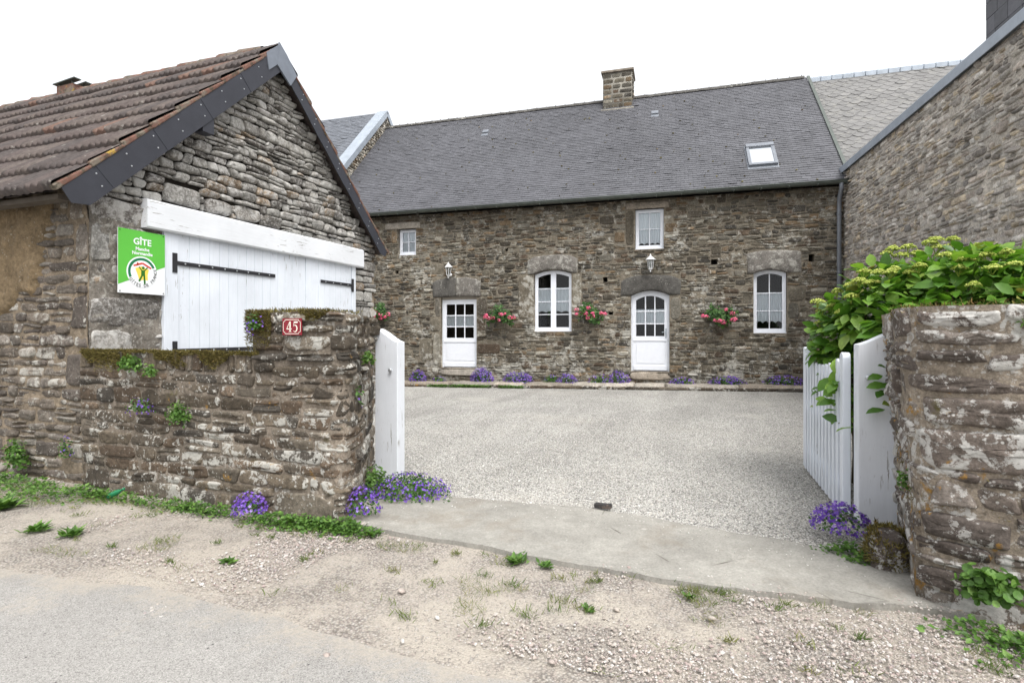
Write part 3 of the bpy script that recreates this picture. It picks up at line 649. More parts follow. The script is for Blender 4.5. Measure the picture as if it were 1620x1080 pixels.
mb = MB(); mb.prism([(RY-.02, RZ+.06), (RY+.13, RZ-.06), (RY+.33, RZ-.27), (RY+.20, RZ-.47), (RY-.06, RZ-.28)], lambda p, x: (x, p[0], p[1]), -5.80, -5.772)
mb.build('apex_plate', M['slateboard_light'], gar, off=GA)
mb = MB(); mb.prism([(RY-.26, RZ-.20), (RY-.02, RZ+.02), (RY-.06, RZ-.28), (RY-.21, RZ-.42)], lambda p, x: (x, p[0], p[1]), -5.80, -5.776); mb.build('apex_plate', M['slateboard_light'], gar, off=GA)
mb = MB(); mb.box((-5.99, 4.92, 4.02), (-5.80, 5.08, 4.30)); mb.build('purlin_end', M['slateboard'], gar, bevel=.004, off=GA)
mb = MB(); mb.box((-14.5, 3.44, 2.86), (-5.95, 3.56, 2.91)); mb.build('eave_board', M['dark_wood'], gar, off=GA)
# lintel beam
mb = MB(); us = seq(4.29, 8.33, 40)
def beam(U, V):
    k = V/6.; ring = np.array([(2.735, -.02), (2.735, .10), (2.755, .115), (3.045, .112), (3.062, .095), (3.062, -.02), (3.062, -.02)])
    z = np.interp(k*6, range(7), ring[:, 0]); w_ = np.interp(k*6, range(7), ring[:, 1]); 
    nz = fbm(n2(U*1.2, V*.7, 2), 3)
    return np.stack([XG+w_+.006*nz, U, z+.012*fbm(n2(U*.8, z, 7), 2)], -1)
mb.grid(beam, us, [0,1,2,3,4,5]); 
for yy in (4.29, 8.33): mb.prism([(2.735,-.02),(2.735,.10),(2.755,.115),(3.045,.112),(3.062,.095),(3.062,-.02)], lambda p, d: (XG+p[1], d, p[0]), yy-.002, yy+.002)
mb.build('lintel_beam', M['white_beam'], gar, off=GA)
# door
mb = MB()
for (a, b) in ((4.53, 4.715), (8.06, 8.17)):
    mb = MB(); mb.box((XG-.02, a, .05), (XG+.055, b, 2.74)); mb.build('door_jamb', M['white'], gar, bevel=.004, off=GA)
def leaf(a, b, n):
    mb = MB(); w_ = (b-a)/n
    mb.box((XG-.03, a+.002, .08), (XG+.028, b-.002, 2.735))
    for i in range(n): mb.box((XG-.02, a+i*w_+.0025, .08), (XG+.042+.001*(i % 2), a+(i+1)*w_-.0025, 2.738))
    return mb.build('door_leaf', M['white'], gar, bevel=.003, off=GA)
L1 = leaf(4.72, 6.89, 15); L2 = leaf(7.05, 8.05, 7)
mb = MB(); mb.box((XG-.02, 6.895, .08), (XG+.05, 7.045, 2.738)); mb.build('meeting_stile', M['white'], gar, bevel=.003, off=GA)
def strap(a, b, z, plate, par, zt):
    mb = MB(); xx = XG+.056
    mb.box((xx, min(a, b), z-.024), (xx+.007, max(a, b), z+.024)); mb.box((xx+.002, plate-.03, z-.115), (xx+.010, plate+.03, z+.115))
    mb.box((xx-.016, plate-.02, z-.02), (xx+.001, plate+.02, z+.02)); mb.box((xx-.016, a-.02 if a>b else a, z-.02), (xx+.001, a if a>b else a+.02, z+.02))
    for i in range(8 if abs(a-b) > 1 else 4):
        y = a+(b-a)*(i+.6)/(8.2 if abs(a-b) > 1 else 4.2); mb.lathe([(.011, 0), (.010, .005), (.003, .008)], 8, mi=1); v = mb.v[-1]; mb.v[-1] = np.stack([v[:, 2]+xx+.006, v[:, 0]+y, v[:, 1]+z], 1)
    mb.build('strap_hinge', [M['black_iron'], M['bolt']], par, off=GA)
strap(4.68, 6.24, 2.385, 4.66, L1, 0); strap(4.68, 6.3, 1.34, 4.66, L1, 0); strap(8.05, 7.23, 2.40, 8.07, L2, 0); strap(8.05, 7.23, 1.34, 8.07, L2, 0)
# small metal-capped flue
fl = thing('roof_flue', 'short brick flue with two raised metal cap plates on the tiled ridge', 'chimney', (-10.3, RY, RZ-.06)); fl.scale = (.82, .82, .82)
mb = MB(); mb.box((-.26, -.14, -.1), (.26, .14, .22)); mb.build('flue_stack', M['terracotta'], fl, bevel=.01)
for yy in (-.11, .11):
    mb = MB(); mb.box((-.32, yy-.07, .27), (.36, yy+.07, .29), rot=Matrix.Rotation(R(-4), 3, 'Y')); 
    for xx in (-.2, .2): mb.box((xx-.015, yy-.015, .2), (xx+.015, yy+.015, .275))
    mb.build('cap_plate', M['gutter'], fl)

# ------------------------------------------------------------------ lodging sign (letters, emblem)
def text_mesh(txt, size, bold=0.):
    c = bpy.data.curves.new('t', 'FONT'); c.body = txt; c.size = size; c.align_x = 'CENTER'; c.offset = bold; c.resolution_u = 3
    o = bpy.data.objects.new('t', c); COL.objects.link(o); dg = bpy.context.evaluated_depsgraph_get(); dg.update()
    me = bpy.data.meshes.new_from_object(o.evaluated_get(dg)); v = np.array([p.co[:] for p in me.vertices]).reshape(-1, 3); f = [tuple(p.vertices) for p in me.polygons]
    bpy.data.objects.remove(o); bpy.data.curves.remove(c); bpy.data.meshes.remove(me); return v, f
SW, SH = .53, .695
def solid(name, c, rough=.35): return flat_mat(name, c, rough, .02)
M['s_green'] = solid('sign_green', (.11,.46,.06)); M['s_white'] = solid('sign_white', (.80,.82,.84)); M['s_dk'] = solid('sign_dark_green', (.012,.16,.07)); M['s_red'] = solid('sign_red', (.62,.055,.035))
M['s_yel'] = solid('sign_yellow', (.82,.62,.10)); M['s_blk'] = solid('sign_grey', (.05,.055,.05)); M['s_fig'] = solid('sign_leaf_green', (.03,.15,.02))
sg = thing('lodging_sign', 'green and white lodging sign with round house emblem beside the white garage door', 'sign', (XG+.075, 4.255, 2.335))
fS = lambda p, d: (d, p[0], p[1])
mb = MB(); mb.box((-.004, -SW/2, -SH/2), (.003, SW/2, SH/2)); mb.build('panel', M['s_white'], sg)
mb = MB(); mb.add([(.0045, -SW/2, -SH/2+.088), (.0045, SW/2, -SH/2+.325), (.0045, SW/2, SH/2), (.0045, -SW/2, SH/2)], [(0,1,2,3)]); mb.build('green_field', M['s_green'], sg)
CC = (-.005, -.105)
def disc(c, r, n=40): return [(c[0]+r*math.cos(2*math.pi*i/n), c[1]+r*math.sin(2*math.pi*i/n)) for i in range(n)]
def flat(mb, poly, d): mb.add([(d, p[0], p[1]) for p in poly], [tuple(range(len(poly)))])
mb = MB(); flat(mb, disc(CC, .172), .0058); mb.build('emblem_disc', M['s_white'], sg)
mb = MB(); an = seq(R(22), R(207), 30)
for a, b in zip(an[:-1], an[1:]): mb.add([(.0068, CC[0]+r*math.cos(q), CC[1]+r*math.sin(q)) for r, q in ((.128,a),(.156,a),(.156,b),(.128,b))], [(0,1,2,3)])
mb.build('emblem_arc', M['s_dk'], sg)
hexa = [(-.075,.035),(-.04,.045),(-.01,.06),(.02,.05),(.075,.03),(.06,-.03),(.065,-.085),(.02,-.08),(-.03,-.095),(-.045,-.04)]
mb = MB(); flat(mb, [(CC[0]+a*1.05, CC[1]+b*1.05) for a, b in hexa], .0068); 
mb.build('emblem_map', M['s_yel'], sg)
mb = MB()
def stroke(mb, pts, w_, d):
    for (a, b) in zip(pts[:-1], pts[1:]):
        a = np.array(a); b = np.array(b); t_ = b-a; t_ = t_/np.linalg.norm(t_); nn = np.array([-t_[1], t_[0]])*w_/2
        mb.add([(d, *(a-nn)), (d, *(b-nn)), (d, *(b+nn)), (d, *(a+nn))], [(0,1,2,3)])
stroke(mb, [(CC[0]-.095, CC[1]+.062), (CC[0]+.005, CC[1]+.098), (CC[0]+.105, CC[1]+.048)], .018, .0078); stroke(mb, [(CC[0]-.05, CC[1]+.075), (CC[0]-.05, CC[1]+.102)], .016, .0078); mb.build('emblem_roof', M['s_red'], sg)
mb = MB(); flat(mb, disc((CC[0]+.012, CC[1]+.046), .017, 16), .0079)
stroke(mb, [(CC[0]-.035, CC[1]+.055), (CC[0]+.0, CC[1]+.01)], .014, .0078); stroke(mb, [(CC[0]+.062, CC[1]+.055), (CC[0]+.02, CC[1]+.01)], .014, .0078)
flat(mb, [(CC[0]-.012, CC[1]-.045), (CC[0]+.034, CC[1]-.045), (CC[0]+.032, CC[1]+.022), (CC[0]-.010, CC[1]+.022)], .00785)
stroke(mb, [(CC[0]-.001, CC[1]-.04), (CC[0]-.035, CC[1]-.105)], .020, .0080); stroke(mb, [(CC[0]+.024, CC[1]-.04), (CC[0]+.030, CC[1]-.13)], .020, .0082); mb.build('emblem_figure', M['s_fig'], sg)
mb = MB(); v, f = text_mesh('GÎTE', .098, .0022); mb.add(np.stack([v[:, 0]*0+.0058, v[:, 0], v[:, 1]+.195], 1), f)
v, f = text_mesh('Manche', .050, .0016); mb.add(np.stack([v[:, 0]*0+.0058, v[:, 0]+.0, v[:, 1]+.132], 1), f)
v, f = text_mesh('Normandie', .050, .0016); mb.add(np.stack([v[:, 0]*0+.0058, v[:, 0]+.0, v[:, 1]+.084], 1), f); mb.build('lettering', M['s_white'], sg)
mb = MB(); T = 'GÎTES DE FRANCE'
for i, ch in enumerate(T):
    if ch == ' ': continue
    a = R(216+i*(372-216)/(len(T)-1)); v, f = text_mesh(ch, .047, .0008); rr = .153; rot = a+math.pi/2
    x = v[:, 0]*math.cos(rot)-(v[:, 1]-.015)*math.sin(rot)+CC[0]+rr*math.cos(a); y = v[:, 0]*math.sin(rot)+(v[:, 1]-.015)*math.cos(rot)+CC[1]+rr*math.sin(a)
    mb.add(np.stack([v[:, 0]*0+.0069, x, y], 1), f)
mb.build('emblem_lettering', M['s_blk'], sg)
for sx in (-1, 1):
    for sz in (-1, 1):
        mb = MB(); mb.lathe([(.007, 0), (.006, .004), (.002, .006)], 8); v = mb.v[-1]; mb.v[-1] = np.stack([v[:, 2]+.0045, v[:, 0]+sx*(SW/2-.02), v[:, 1]+sz*(SH/2-.02)], 1); mb.build('screw', M['black_iron'], sg)

# ------------------------------------------------------------------ plants helpers
LEAF = np.array([(0,0,0),(.22,.19,.03),(.22,0,-.02),(.22,-.19,.03),(.5,.29,.05),(.5,0,0),(.5,-.29,.05),(.78,.19,.0),(.78,0,-.03),(.78,-.19,.0),(1,0,-.12)])
LEAFF = [(0,2,1),(0,3,2),(1,2,5,4),(2,3,6,5),(4,5,8,7),(5,6,9,8),(7,8,10),(8,9,10)]
SLEAF = np.array([(0,0,0),(.45,.32,.05),(.5,0,-.02),(.45,-.32,.05),(1,0,-.08)]); SLF = [(0,2,1),(0,3,2),(1,2,4),(2,3,4)]
ROUND = np.array([(0,0,-.05)]+[(math.cos(a)*.5, math.sin(a)*.5, .04) for a in np.arange(7)*2*math.pi/7]); RF = [(0, 1+i, 1+(i+1) % 7) for i in range(7)]
STAR = np.array([(0,0,-.12)]+[((.5 if i % 2 == 0 else .24)*math.cos(i*math.pi/5), (.5 if i % 2 == 0 else .24)*math.sin(i*math.pi/5), .10 if i % 2 == 0 else 0) for i in range(10)]); STF = [(0, 1+i, 1+(i+1) % 10) for i in range(10)]
BLADE = np.array([(0,.035,0),(0,-.035,0),(.55,-.026,.05),(.55,.026,.05),(1,0,.22)]); BLF = [(0,1,2,3),(3,2,4)]
def sph(n, zmin=-.2):
    z = rng.uniform(zmin, 1, n); a = rng.uniform(0, 6.2832, n); r = np.sqrt(1-z*z); return np.stack([r*np.cos(a), r*np.sin(a), z], 1)
def tang(n_):
    a = rng.normal(0, 1, n_.shape); return a-(a*n_).sum(1)[:, None]*n_
def dome(mb, tv, tf, n, rad, size, zmin=-.1, shell=(.75, 1.), c=(0,0,0), lump=.25, face=.5):
    d = sph(n, zmin); k = rng.uniform(shell[0], shell[1], n)[:, None]*(1+lump*fbm(d*2.3+np.array(c)*3+rng.uniform(0, 9), 2)[:, None])
    P = d*np.array(rad)*k+np.array(c); N_ = d*face+np.array([0, 0, .35])+rng.normal(0, .35, d.shape)
    mb.inst(tv, tf, P, tang(N_/np.linalg.norm(N_, axis=1)[:, None]), N_, size*rng.uniform(.7, 1.25, n))
CAMPG = 'purple bellflower clumps'
def campanula(loc, rad, nf, nl, label, fs=.026, ls=.03, offset=(0,0,0), wall=False):
    t = thing('bellflower', label, 'plant', loc, 0, CAMPG)
    mb = MB(); dome(mb, SLEAF, SLF, nl, rad, ls, -.15, (.35, .98)); mb.build('foliage', M['camp_leaf'], t)
    mb = MB(); d = sph(nf, 0. if not wall else -.5); d = d[np.argsort(fbm(d*2.+np.array(loc), 2))[::-1]][:max(3, int(nf*.85))]; n = len(d)
    P = (d*np.array(rad)*rng.uniform(.88, 1.05, n)[:, None])+np.array(offset)*np.array(rad); N_ = d+np.array([0, -.35, .15])+rng.normal(0, .35, d.shape)
    mb.inst(STAR, STF, P, tang(N_/np.linalg.norm(N_, axis=1)[:, None]), N_, fs*rng.uniform(.75, 1.2, n))
    mb.build('blossoms', M['camp_flower'], t, props={'kind': 'stuff'})
    return t
def mossmb(P, N_, s_):
    mb = MB(); mb.inst(BLADE*np.array([1,3.2,1]), BLF, P, N_+rng.normal(0, .5, N_.shape), rng.normal(0, 1, N_.shape), s_*rng.uniform(.6, 1.3, len(P))); return mb

# ------------------------------------------------------------------ lane wall with pillar (left of the gateway)
lw = thing('lane_wall', 'mossy low stone wall rising to a square pillar left of the gateway', 'wall', (-6.0, 3.68, 0))
OFFL = (-6.0, 3.68, 0)
pl_ = [(-6.02,3.70),(-5.2,3.685),(-4.4,3.67),(-3.6,3.655),(-3.1,3.645)]+[tuple(p) for p in chaikin([(-2.98,3.64),(-2.74,3.64),(-2.86,3.98)], 2)]+[(-3.05,4.3),(-3.22,4.65),(-3.40,4.98)]
lm, LL, ls_ = pathmap(pl_, wob=.03)
mb = MB(); PU = 2.30                      # pillar starts here along the path
mortar(mb, lm, 0, LL, -.12, 1.2, .06, amp=.016, base=.004); mortar(mb, lm, PU, LL, 1.2, 1.71, .06, amp=.014); mortar(mb, lm, 0, PU, 1.2, 1.37, .06, amp=.014)
rs = np.random.default_rng(31)
blk = [(2.55,.0,3.15,.22),(2.5,1.16,3.02,1.28),(.05,.0,.45,.2)]
cells = layout(0, LL, -.02, 1.19, (.085,.15), (.16,.46), blk, rs, .2, .03, 1.3, .03)
stones(mb, lm, cells, .0075, .012, (.008, .024), .010, (), 24, rs=rs, jitter=.015, e=(3.6, 8), tilt=.4)
stones(mb, lm, rects(blk), .007, .014, (.01,.024), .012, (), 28, rs=rs, jitter=.018, e=(4,8))
cells = layout(0, PU, 1.2, 1.385, (.18,.185), (.06,.15), (), rs, 0, 0, 1, .012); stones(mb, lm, cells, .004, .014, (.0, .026), .02, (), 20, rs=rs, jitter=.014, e=(4,8))
cells = layout(PU+.02, LL, 1.2, 1.72, (.08,.14), (.15,.42), [(2.55,1.16,3.02,1.28)], rs, .15, .03, 1.3, .02); stones(mb, lm, cells, .008, .016, (.012, .042), .012, (), 24, rs=rs, jitter=.017, e=(3.2,7))
# tops, backs
flatm = lambda z: (lambda u, v, w: np.stack(np.broadcast_arrays(u, v, np.asarray(w)+z), -1))
mb.prism([(-6.0,3.72),(-3.68,3.70),(-3.68,4.12),(-6.0,4.12)], lambda p, z: (p[0], p[1], z), -.1, 1.345)
PP = [(-3.69,3.69),(-2.84,3.68),(-2.94,3.98),(-3.46,4.98),(-3.69,4.98)]
mb.prism(PP, lambda p, z: (p[0], p[1], z), -.1, 1.70)
cells = layout(-3.74, -2.7, 3.6, 5.0, (.22,.4), (.25,.5), (), rs, 0, .02); hp = []
PC = [(-3.73,3.63),(-2.79,3.62),(-2.89,3.98),(-3.42,5.0),(-3.73,5.0)]
def hplanes(P): 
    r = []
    for (a, b) in zip(P, P[1:]+P[:1]):
        t_ = np.array(b)-np.array(a); n_ = np.array([t_[1], -t_[0]]); n_ /= np.linalg.norm(n_); r.append((n_[0], n_[1], float(n_@np.array(a))))
    return r
stones(mb, flatm(1.70), cells, .004, .02, (.02,.045), .012, hplanes(PC), 24, rs=rs, jitter=.012, tilt=.12, e=(4,8))
# rounded left end of the pillar above the low wall
pe = planemap((-3.71, 0, 0), (0,-1,0), (0,0,1), (-1,0,0)); cells = layout(-4.95, -3.66, 1.38, 1.72, (.1,.14), (.16,.35), (), rs, .1, .02); stones(mb, pe, cells, .006, .035, (.02,.06), .014, (), 16, rs=rs, jitter=.012)
mb.build('masonry', [M['front_mortar'], M['front_stone']], lw, True, off=OFFL)
# moss on the low wall and the pillar shoulder
n = 9000; X = rng.uniform(-6.0, -3.7, n); Y = rng.uniform(3.63, 4.12, n); k = fbm(n2(X*4, Y*4, 1), 3) > .0; P = np.stack([X, Y, np.full(n, 1.36)+.02*fbm(n2(X*5, Y*5), 2)], 1)[k]
n = 14000; U = rng.uniform(.05, PU+.1, n); V = 1.39-np.abs(rng.normal(0, .085, n)); mk = fbm(n2(U*3.2, V*3.5, 5), 3) > -.12+2.8*(1.385-V-.02)-.5*(V > 1.36); Q = lm(U[mk], V[mk], np.full(mk.sum(), .025))
n = 9000; U = rng.uniform(PU-.05, PU+.95, n); V = 1.745-np.abs(rng.normal(0, .14, n)); mk = (V > 1.41) & (fbm(n2(U*3, V*3, 8), 2) > -.50+1.15*(U-PU)+3.5*(1.74-V)*(U > PU+.30)); Q2 = lm(U[mk], V[mk], np.full(mk.sum(), .035))
n = 3000; X = rng.uniform(-3.78, -3.0, n); Y = rng.uniform(3.62, 4.3, n); mk = fbm(n2(X*3, Y*3, 4), 2) > -.3+.7*(X+3.6); Q3 = np.stack([X, Y, 1.735+.01*rng.normal(0, 1, n)], 1)[mk]
n = 2500; Y = rng.uniform(3.62, 4.3, n); Z = rng.uniform(1.4, 1.74, n); Q4 = np.stack([np.full(n, -3.75), Y, Z], 1)
P = np.concatenate([P, Q, Q2, Q3, Q4]); N_ = np.concatenate([np.tile([[0,-.2,1.]], (len(P)-len(Q)-len(Q2)-len(Q3)-len(Q4), 1)), np.tile([[0,-1,.4]], (len(Q)+len(Q2), 1)), np.tile([[0,-.1,1.]], (len(Q3), 1)), np.tile([[-1,0,.3]], (len(Q4), 1))])
mossmb(P, N_, .024).build('moss', M['moss'], lw, off=OFFL, props={'kind': 'stuff'})

# house number plate
npl = thing('number_plate', 'dark red enamel plate with a white border and the number 45 on the pillar', 'sign', (-3.235, 3.585, 1.604))
M['maroon'] = flat_mat('maroon_enamel', (.20,.012,.022), .25, .05); M['cream'] = flat_mat('cream_enamel', (.78,.74,.64), .3, .03)
mb = MB(); mb.box((-.1, -.004, -.07), (.1, .004, .07)); mb.build('plate', M['maroon'], npl, bevel=.002)
mb = MB(); a, b, c = .088, .058, .018
oc = [(-a+c,-b),(a-c,-b),(a-c,-b+c*.6),(a,-b+c),(a,b-c),(a-c,b-c*.6),(a-c,b),(-a+c,b),(-a+c,b-c*.6),(-a,b-c),(-a,-b+c),(-a+c,-b+c*.6)]
for p, q in zip(oc, oc[1:]+oc[:1]):
    p = np.array(p); q = np.array(q); t_ = (q-p)/np.linalg.norm(q-p); nn = np.array([-t_[1], t_[0]])*.0022; p2 = p-t_*.002; q2 = q+t_*.002
    mb.add([(z[0], -.0046, z[1]) for z in (p2-nn, q2-nn, q2+nn, p2+nn)], [(0,1,2,3)])
mb.build('border_line', M['cream'], npl)
mb = MB(); D_ = -.0047
def fl2(pts, dx): mb.add([(x+dx, D_, z) for x, z in pts], [tuple(range(len(pts)))])
fl2([(.006,-.044),(.018,-.044),(.018,.044),(.006,.044)], -.030); fl2([(-.024,-.022),(.028,-.022),(.028,-.014),(-.024,-.014)], -.030); fl2([(-.024,-.016),(-.018,-.016),(.012,.044),(.006,.044)], -.030); fl2([(-.002,-.044),(.026,-.044),(.026,-.040),(-.002,-.040)], -.030)
fl2([(-.018,.030),(.022,.030),(.026,.044),(-.018,.044)], .036); fl2([(-.018,.004),(-.013,.004),(-.013,.044),(-.018,.044)], .036)
an = seq(R(140), R(-140), 20); 
for i in range(19):
    a0, a1 = an[i], an[i+1]; w0 = .012*max(.25, math.cos(a0*.62)); w1 = .012*max(.25, math.cos(a1*.62))
    P = lambda a, r: (.036-.002+(.0245+r*.9)*math.cos(a), D_, -.014+(.030+r)*math.sin(a)); mb.add([P(a0, 0), P(a1, 0), P(a1, -w1), P(a0, -w0)], [(0,1,2,3)])
mb.build('digits', M['cream'], npl)

# ------------------------------------------------------------------ right-hand pillar wall
rw = thing('gateway_pillar', 'lichened thick stone wall end right of the gateway, hydrangea above it', 'wall', (1.2, 3.75, 0)); OFFR = (1.2, 3.75, 0)
pr_ = [(1.42,5.25),(1.33,4.75),(1.24,4.3)]+[tuple(p) for p in chaikin([(1.17,3.98),(1.12,3.70),(1.42,3.60)], 2)]+[(1.7,3.53),(2.2,3.42),(2.9,3.25),(3.6,3.1)]
rm, RL, rs_s = pathmap(pr_, lean=.06, wob=.03)
mb = MB(); mortar(mb, rm, 0, RL, -.15, 1.70, .05, amp=.018, base=.012)
rs = np.random.default_rng(77)
uc = 1.52
big = [(uc+.02,.80,uc+.60,1.03),(uc+.05,1.04,uc+.55,1.21),(uc+.62,.82,uc+1.1,1.10),(uc+.0,1.22,uc+.52,1.33),(uc+.53,1.23,uc+.78,1.34),(uc+.05,1.375,uc+.32,1.46),(uc+.05,1.48,uc+.45,1.575),(uc+.03,1.59,uc+.37,1.69),(uc+.38,1.60,uc+.85,1.70),(uc+.02,.40,uc+.42,.55),(uc-.02,.10,uc+.4,.24)]
cells = layout(0, RL, -.05, 1.70, (.07,.16), (.14,.42), big, rs, .22, .035, 1.2, .035)
stones(mb, rm, cells, .008, .014, (.012, .034), .014, (), 26, rs=rs, jitter=.018, e=(3.6,8))
stones(mb, rm, rects(big), .006, .018, (.022,.045), .018, (), 44, rings=[(0,-.6),(.12,.35),(.5,.85),(1.2,1.),(2.6,1.03),(4.5,1.04),(7,1.04),(11,1.03)], rs=rs, jitter=.022, e=(4,9), tilt=.25)
PR = [(1.14,3.76),(1.75,3.60),(3.6,3.17),(3.6,4.2),(1.52,5.25),(1.44,5.25)]
mb.prism(PR, lambda p, z: (p[0], p[1], z), -.1, 1.67)
cells = layout(1.0, 3.6, 3.0, 5.3, (.25,.45), (.3,.6), (), rs, 0, .03); PRC = [(1.06,3.70),(1.40,3.55),(3.6,3.06),(3.6,4.25),(1.52,5.28),(1.40,5.28)]
stones(mb, flatm(1.67), cells, .005, .02, (.015,.035), .012, hplanes(PRC), 24, rs=rs, jitter=.014, tilt=.12, e=(4,8))
mb.build('masonry', [M['pillar_mortar'], M['pillar_stone']], rw, True, off=OFFR)
n = 9000; U = rng.uniform(.0, RL*.75, n); V = rng.uniform(.1, 1.72, n); f_ = fbm(n2(U*2.2, V*3.5, 14), 3)
mk = f_ > .36-.25*np.clip((V-1.45)/.25, 0, 1)*(np.abs(U-uc+.1) < .35); Q = rm(U[mk], V[mk], np.full(mk.sum(), .03))
n = 3500; X = rng.uniform(1.05, 2.8, n); Y = rng.uniform(3.4, 4.6, n); mk = (fbm(n2(X*4, Y*4, 4), 2) > -.1) & (Y > 3.62-.26*(X-1.2)) & (Y < 4.6-.0*X) & (X > 1.08+.2*(Y-3.7)); Q3 = np.stack([X, Y, 1.705+.012*rng.normal(0, 1, n)], 1)[mk]
mossmb(np.concatenate([Q, Q3]), np.concatenate([np.tile([[-.5,-.8,.4]], (len(Q), 1)), np.tile([[0,-.1,1.]], (len(Q3), 1))]), .02).build('moss', M['moss'], rw, off=OFFR, props={'kind': 'stuff'})

# ------------------------------------------------------------------ gate posts and gate leaf
def post(loc, w_, dep, zl, zr, label, knobx):
    t = thing('gate_post', label, 'gate post', loc); mb = MB(); n = 7
    top = [(x, zl+(zr-zl)*(.5-.5*math.cos(math.pi*i/(n-1)))*.5+(zr-zl)*i/(n-1)*.5) for i, x in enumerate(seq(0, w_, n))]
    mb.prism([(0, 0), (w_, 0)]+top[::-1], lambda p, d: (p[0], d, p[1]), 0, dep); mb.build('board', M['white_worn'], t, bevel=.006)
    mb = MB(); mb.lathe([(.012, 0), (.013, .012), (.021, .018), (.021, .028), (.010, .034)], 12); v = mb.v[-1]; mb.v[-1] = np.stack([v[:, 0]+knobx, -v[:, 2], v[:, 1]+1.16], 1); mb.build('latch_knob', M['bolt'], t, True)
    return t
post((-3.37, 4.97, 0), .275, .15, 1.60, 1.455, 'tall white wooden gate post standing behind the pillar with the red number plate', .2)
post((1.125, 4.98, .04), .27, .15, 1.42, 1.53, 'wide white gate post against the lichened right pillar', .06)
gt = thing('picket_gate', 'white picket gate leaf swung open into the courtyard', 'gate', (1.085, 5.17, .045), R(90)+R(1.0))
# local x runs along the leaf away from the hinge
GLn = 1.78
mb = MB(); mb.prism([(0,0),(.11,0),(.11,1.30),(.095,1.335),(.055,1.345),(.015,1.335),(0,1.30)], lambda p, d: (p[0], d, p[1]), -.03, .03); mb.build('hinge_stile', M['white'], gt, bevel=.006)
mb = MB(); mb.prism([(GLn-.09,0),(GLn,0),(GLn,1.33),(GLn-.02,1.35),(GLn-.07,1.35),(GLn-.09,1.33)], lambda p, d: (p[0], d, p[1]), -.03, .03); mb.build('latch_stile', M['white'], gt, bevel=.006)
for (z0, z1) in ((1.10, 1.19), (.68, .78), (.18, .29)):
    mb = MB(); mb.box((.11, -.018, z0), (GLn-.09, .018, z1)); mb.build('rail', M['white'], gt, bevel=.004)
npk = 11
for i in range(npk):
    x = .11+(GLn-.2)*(i+.5)/npk; u_ = (i+.5)/npk; ztop = 1.30-.10*math.sin(math.pi*u_); mb = MB()
    mb.prism([(x-.036,.0),(x+.036,.0),(x+.036,ztop-.02),(x+.02,ztop),(x-.02,ztop),(x-.036,ztop-.02)], lambda p, d: (p[0], d, p[1]), .019, .037)
    mb.build('picket', M['white'], gt, bevel=.003)

# ------------------------------------------------------------------ main house (local frame: x along the facade, y into the house)
HA = R(3.45); HO = (3.10, 15.06, 0)
ho = thing('farmhouse', 'long grey slate roofed stone farmhouse across the courtyard', 'house', HO, HA)
hm = planemap((0,0,0), (1,0,0), (0,0,1), (0,-1,0))
OPEN = {'door1': (-10.60,.53,-9.47,2.64), 'win2': (-7.74,1.60,-6.67,3.32), 'door2': (-5.06,.53,-4.06,2.69), 'win3': (-2.02,1.55,-1.25,3.15), 'wul': (-12.02,3.92,-11.42,4.72), 'wu': (-4.945,3.79,-4.205,4.87)}
putlog = [(-3.03,3.32,-2.87,3.46),(-.77,3.30,-.64,3.50),(-5.80,2.94,-5.68,3.08),(-12.12,3.36,-12.0,3.46),(-5.65,2.05,-5.53,2.13),(-8.6,3.9,-8.52,3.98)]
holes = list(OPEN.values())+putlog
lint = [(-10.86,2.62,-9.35,3.19),(-7.92,3.22,-6.50,3.74),(-5.32,2.56,-3.78,3.10),(-2.16,3.06,-.93,3.62),(-12.45,4.72,-11.28,4.92),(-5.20,4.87,-4.08,5.06)]
jamb = [(-8.20,1.95,-7.76,3.2),(-6.65,2.35,-6.38,3.2),(-10.86,.6,-10.62,1.55),(-10.95,1.6,-10.62,2.0),(-10.80,2.03,-10.62,2.6),(-9.45,2.05,-9.15,2.6),(-9.45,1.6,-9.2,2.0),(-9.45,.95,-8.75,1.25),(-11.3,.7,-10.9,1.4),
        (-5.20,3.9,-4.97,4.85),(-4.18,4.2,-3.85,4.45),(-5.5,4.0,-5.22,4.3),(-1.23,1.9,-.98,2.3),(-1.23,2.33,-.85,2.7),(-2.28,2.3,-2.05,2.55),(-4.04,1.9,-3.78,2.5),(-6.1,.22,-5.55,.55),(-5.9,4.5,-5.5,4.75),(-12.25,4.3,-12.05,4.7),(-8.6,.7,-8.2,.95),(-7.1,.62,-6.75,.9),(-10.95,3.3,-10.5,3.62)]
rs = np.random.default_rng(52)
extra = []
for _ in range(230):
    a = rs.uniform(-14, -.6); b = rs.uniform(.3, 4.7); q = (a, b, a+rs.uniform(.15,.40), b+rs.uniform(.11,.2))
    if all(q[2] < c[0]-.05 or q[0] > c[2]+.05 or q[3] < c[1]-.05 or q[1] > c[3]+.05 for c in holes+lint+jamb+extra): extra.append(q)
mb = MB(); mortar(mb, hm, -14.6, 0.0, -.2, 5.12, .12, holes, amp=.02)
cells = layout(-14.6, 0, .0, 5.12, (.06,.125), (.10,.34), holes+lint+jamb+extra, rs, .34, .055, 1.3, .03)
stones(mb, hm, cells, .006, .02, (.002, .026), .010, (), 12, rings=[(0,-.6),(.15,.4),(.6,.85),(1.5,1.05)], rs=rs, jitter=.018, e=(2.6,6), tilt=.6)
stones(mb, hm, rects(jamb+extra), .006, .025, (.008,.028), .012, (), 20, rs=rs, jitter=.015)
